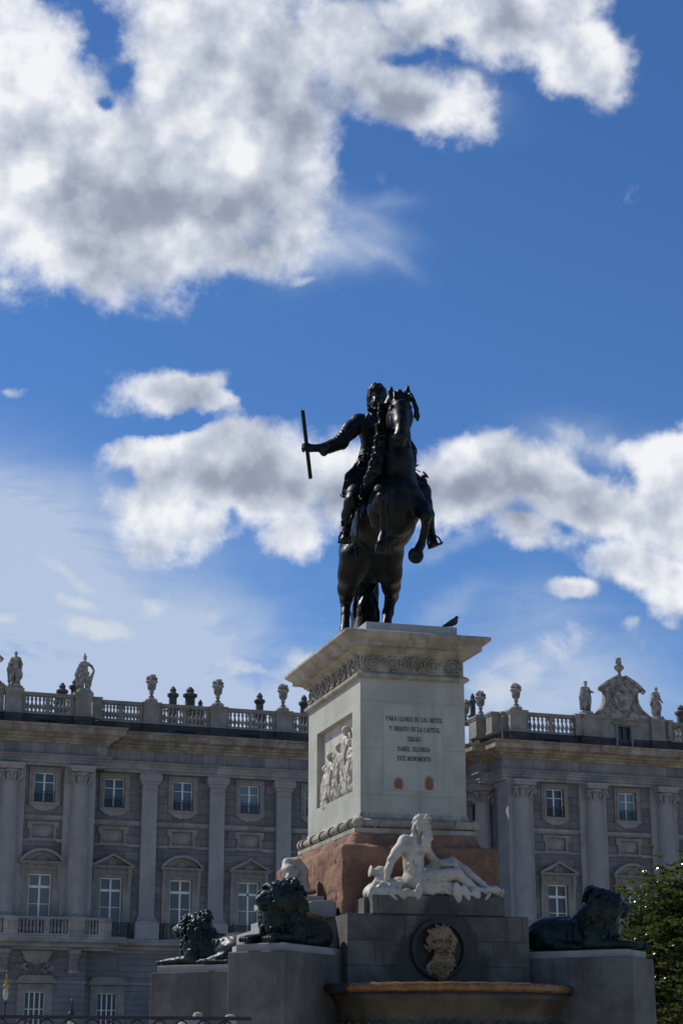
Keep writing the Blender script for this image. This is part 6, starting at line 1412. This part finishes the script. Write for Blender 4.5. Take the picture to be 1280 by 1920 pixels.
def leaf(c, s, d, tw):
    """one folded lance-shaped leaf: centre, length, direction"""
    d = Vector(d).normalized(); sd_ = d.cross(Vector((math.sin(tw), math.cos(tw)*.6, math.cos(tw)*.9)));
    if sd_.length < .05: sd_ = d.orthogonal()
    sd_.normalize(); nn = d.cross(sd_); b = len(LV); w = s*.29
    for (u, v, h) in ((0, 0, 0), (.35, -1, .10), (.75, -.8, .08), (1, 0, -.05), (.75, .8, .08), (.35, 1, .10), (.5, 0, .0)): LV.append(tuple(c+d*s*u+sd_*w*v+nn*s*h))
    LF.extend([(b, b+1, b+6), (b+1, b+2, b+6), (b+2, b+3, b+6), (b+3, b+4, b+6), (b+4, b+5, b+6), (b+5, b, b+6)])
def whorl(c, n_, s, up=.5):
    for i in range(n_):
        a = rn.uniform(0, 2*PI); leaf(Vector(c), s*rn.uniform(.7, 1.15), (math.cos(a), math.sin(a), rn.uniform(-.25, .9)*up*1.6), rn.uniform(0, 6.3))
for p in limbs:
    for k in range(44):
        t = rn.uniform(.38, 1.0)**.7; q = along(p, t); sp_ = .20+.42*(1-abs(t-.75))
        whorl((q[0]+rn.gauss(0, sp_), q[1]+rn.gauss(0, sp_), q[2]+rn.gauss(.1, sp_*.9)), rn.randint(7, 11), .225)
for k in range(760):                                       # thick clumps over the outside of the crown
    a = rn.uniform(0, 2*PI); e = rn.uniform(-.55, 1.45); R_ = rn.uniform(.62, 1.0)**.8; cx, cy, cz = 4.1*R_*math.cos(e)*math.cos(a), 4.1*R_*math.cos(e)*math.sin(a), 4.3+5.0*R_*math.sin(e)
    for j in range(9): whorl((cx+rn.gauss(0, .30), cy+rn.gauss(0, .30), cz+rn.gauss(0, .27)), 7, .215)
for sp_ in (spray, spr2):
    for k in range(26): q = along(sp_, rn.uniform(.3 if sp_ is spray else .55, 1)); whorl((q[0]+rn.gauss(0, .10), q[1]+rn.gauss(0, .10), q[2]+rn.gauss(0, .09)), 5, .18)
mesh_obj('crown', LV, LF, MATS['leaf'], tree)

# ================================================================== IRON RAILING at the bottom left
fe = empty('iron_railing', (3.0, 18.0, 0), rad(1.2), label='black iron railing with round hoops under its top bar, bottom left', cat='fence')
m = MB(); m.box(-2.6, 1.24, -.02, .02, 2.035, 2.065); m.box(-2.6, 1.24, -.025, .025, 2.03, 2.036); m.build('top_rail', MATS['iron'], fe)
m = MB(); x = -2.5
while x < 1.1:
    m.tube([(x+.068*math.cos(PI*j/10), 0, 1.945+.080*math.sin(PI*j/10)) for j in range(11)], .010, 6)
    for k in (-1, 1): m.box(x+k*.068-.009, x+k*.068+.009, -.009, .009, .2, 1.945)
    x += .218
m.build('hoops', MATS['iron'], fe)
m = MB(); m.box(-2.6, 1.24, -.014, .014, .17, .2); m.box(-2.6, 1.24, -.012, .012, 1.70, 1.72); m.build('bottom_rail', MATS['iron'], fe)
for px_ in (-2.4, .98):
    m = MB(); m.box(px_-.02, px_+.02, -.02, .02, 0, 2.03); m.build('post', MATS['iron'], fe)
def bollard(x, y, h, r_, label):
    r = empty('stone_bollard', (x, y, 0), label=label, cat='bollard', group='stone bollards by the railing')
    m = MB(); m.lathe([(r_, 0), (r_, h-.16), (r_*1.18, h-.14), (r_*1.18, h-.04), (r_*.9, h), (.01, h+.01)], (0, 0, 0), 20); m.build('shaft', MATS['slab_stone'], r, bevel=.004)
bollard(4.255, 19.0, 2.105, .055, 'pale stone bollard at the right end of the black railing')
bollard(4.10, 19.9, 2.15, .050, 'pale stone bollard just behind the railing, its cap showing above the bar')
bollard(3.92, 19.6, 2.07, .095, 'wide low stone bollard seen through the railing hoops')

# ================================================================== STREET LAMPS before the palace
mat('lamp_glass', (0.42, 0.40, 0.30), 0.25, (0.34, 0.31, 0.22), 6.0, 0.0)
mat('brass', (0.40, 0.30, 0.05), 0.4, (0.25, 0.18, 0.03), 6.0, 0.1)
def lamp(x, y, h, label, brass):
    r = empty('street_lamp', (x, y, 0), label=label, cat='street lamp', group='lamps standing before the palace')
    m = MB(); m.lathe([(.16, 0), (.16, .3), (.09, .4), (.06, .8), (.045, 1.0), (.035, h-.75), (.06, h-.7), (.03, h-.66), (.05, h-.62)], (0, 0, 0), 12); m.build('post', MATS['iron'], r, True)
    q = .42
    m = MB(); m.lathe([(.05*q, h-.62), (.16*q, h-.52), (.20*q, h-.40), (.16*q, h-.26), (.10*q, h-.2)], (0, 0, 0), 14); m.build('globe', MATS['lamp_glass'], r, True)
    m = MB(); m.lathe([(.10*q, h-.2), (.24*q, h-.19), (.20*q, h-.12), (.09*q, h-.08), (.12*q, h-.04), (.07*q, h), (.04*q, h+.06), (.06*q, h+.1), (.02*q, h+.2)], (0, 0, 0), 14); m.build('cap', MATS['brass' if brass else 'iron'], r, True)
lamp(6.16, 60, 4.2, 'slim lamp with a yellow top at the far left, before the ground floor', True)
lamp(6.2, 45, 2.95, 'dark lamp head just above the railing, before the palace wall', False)
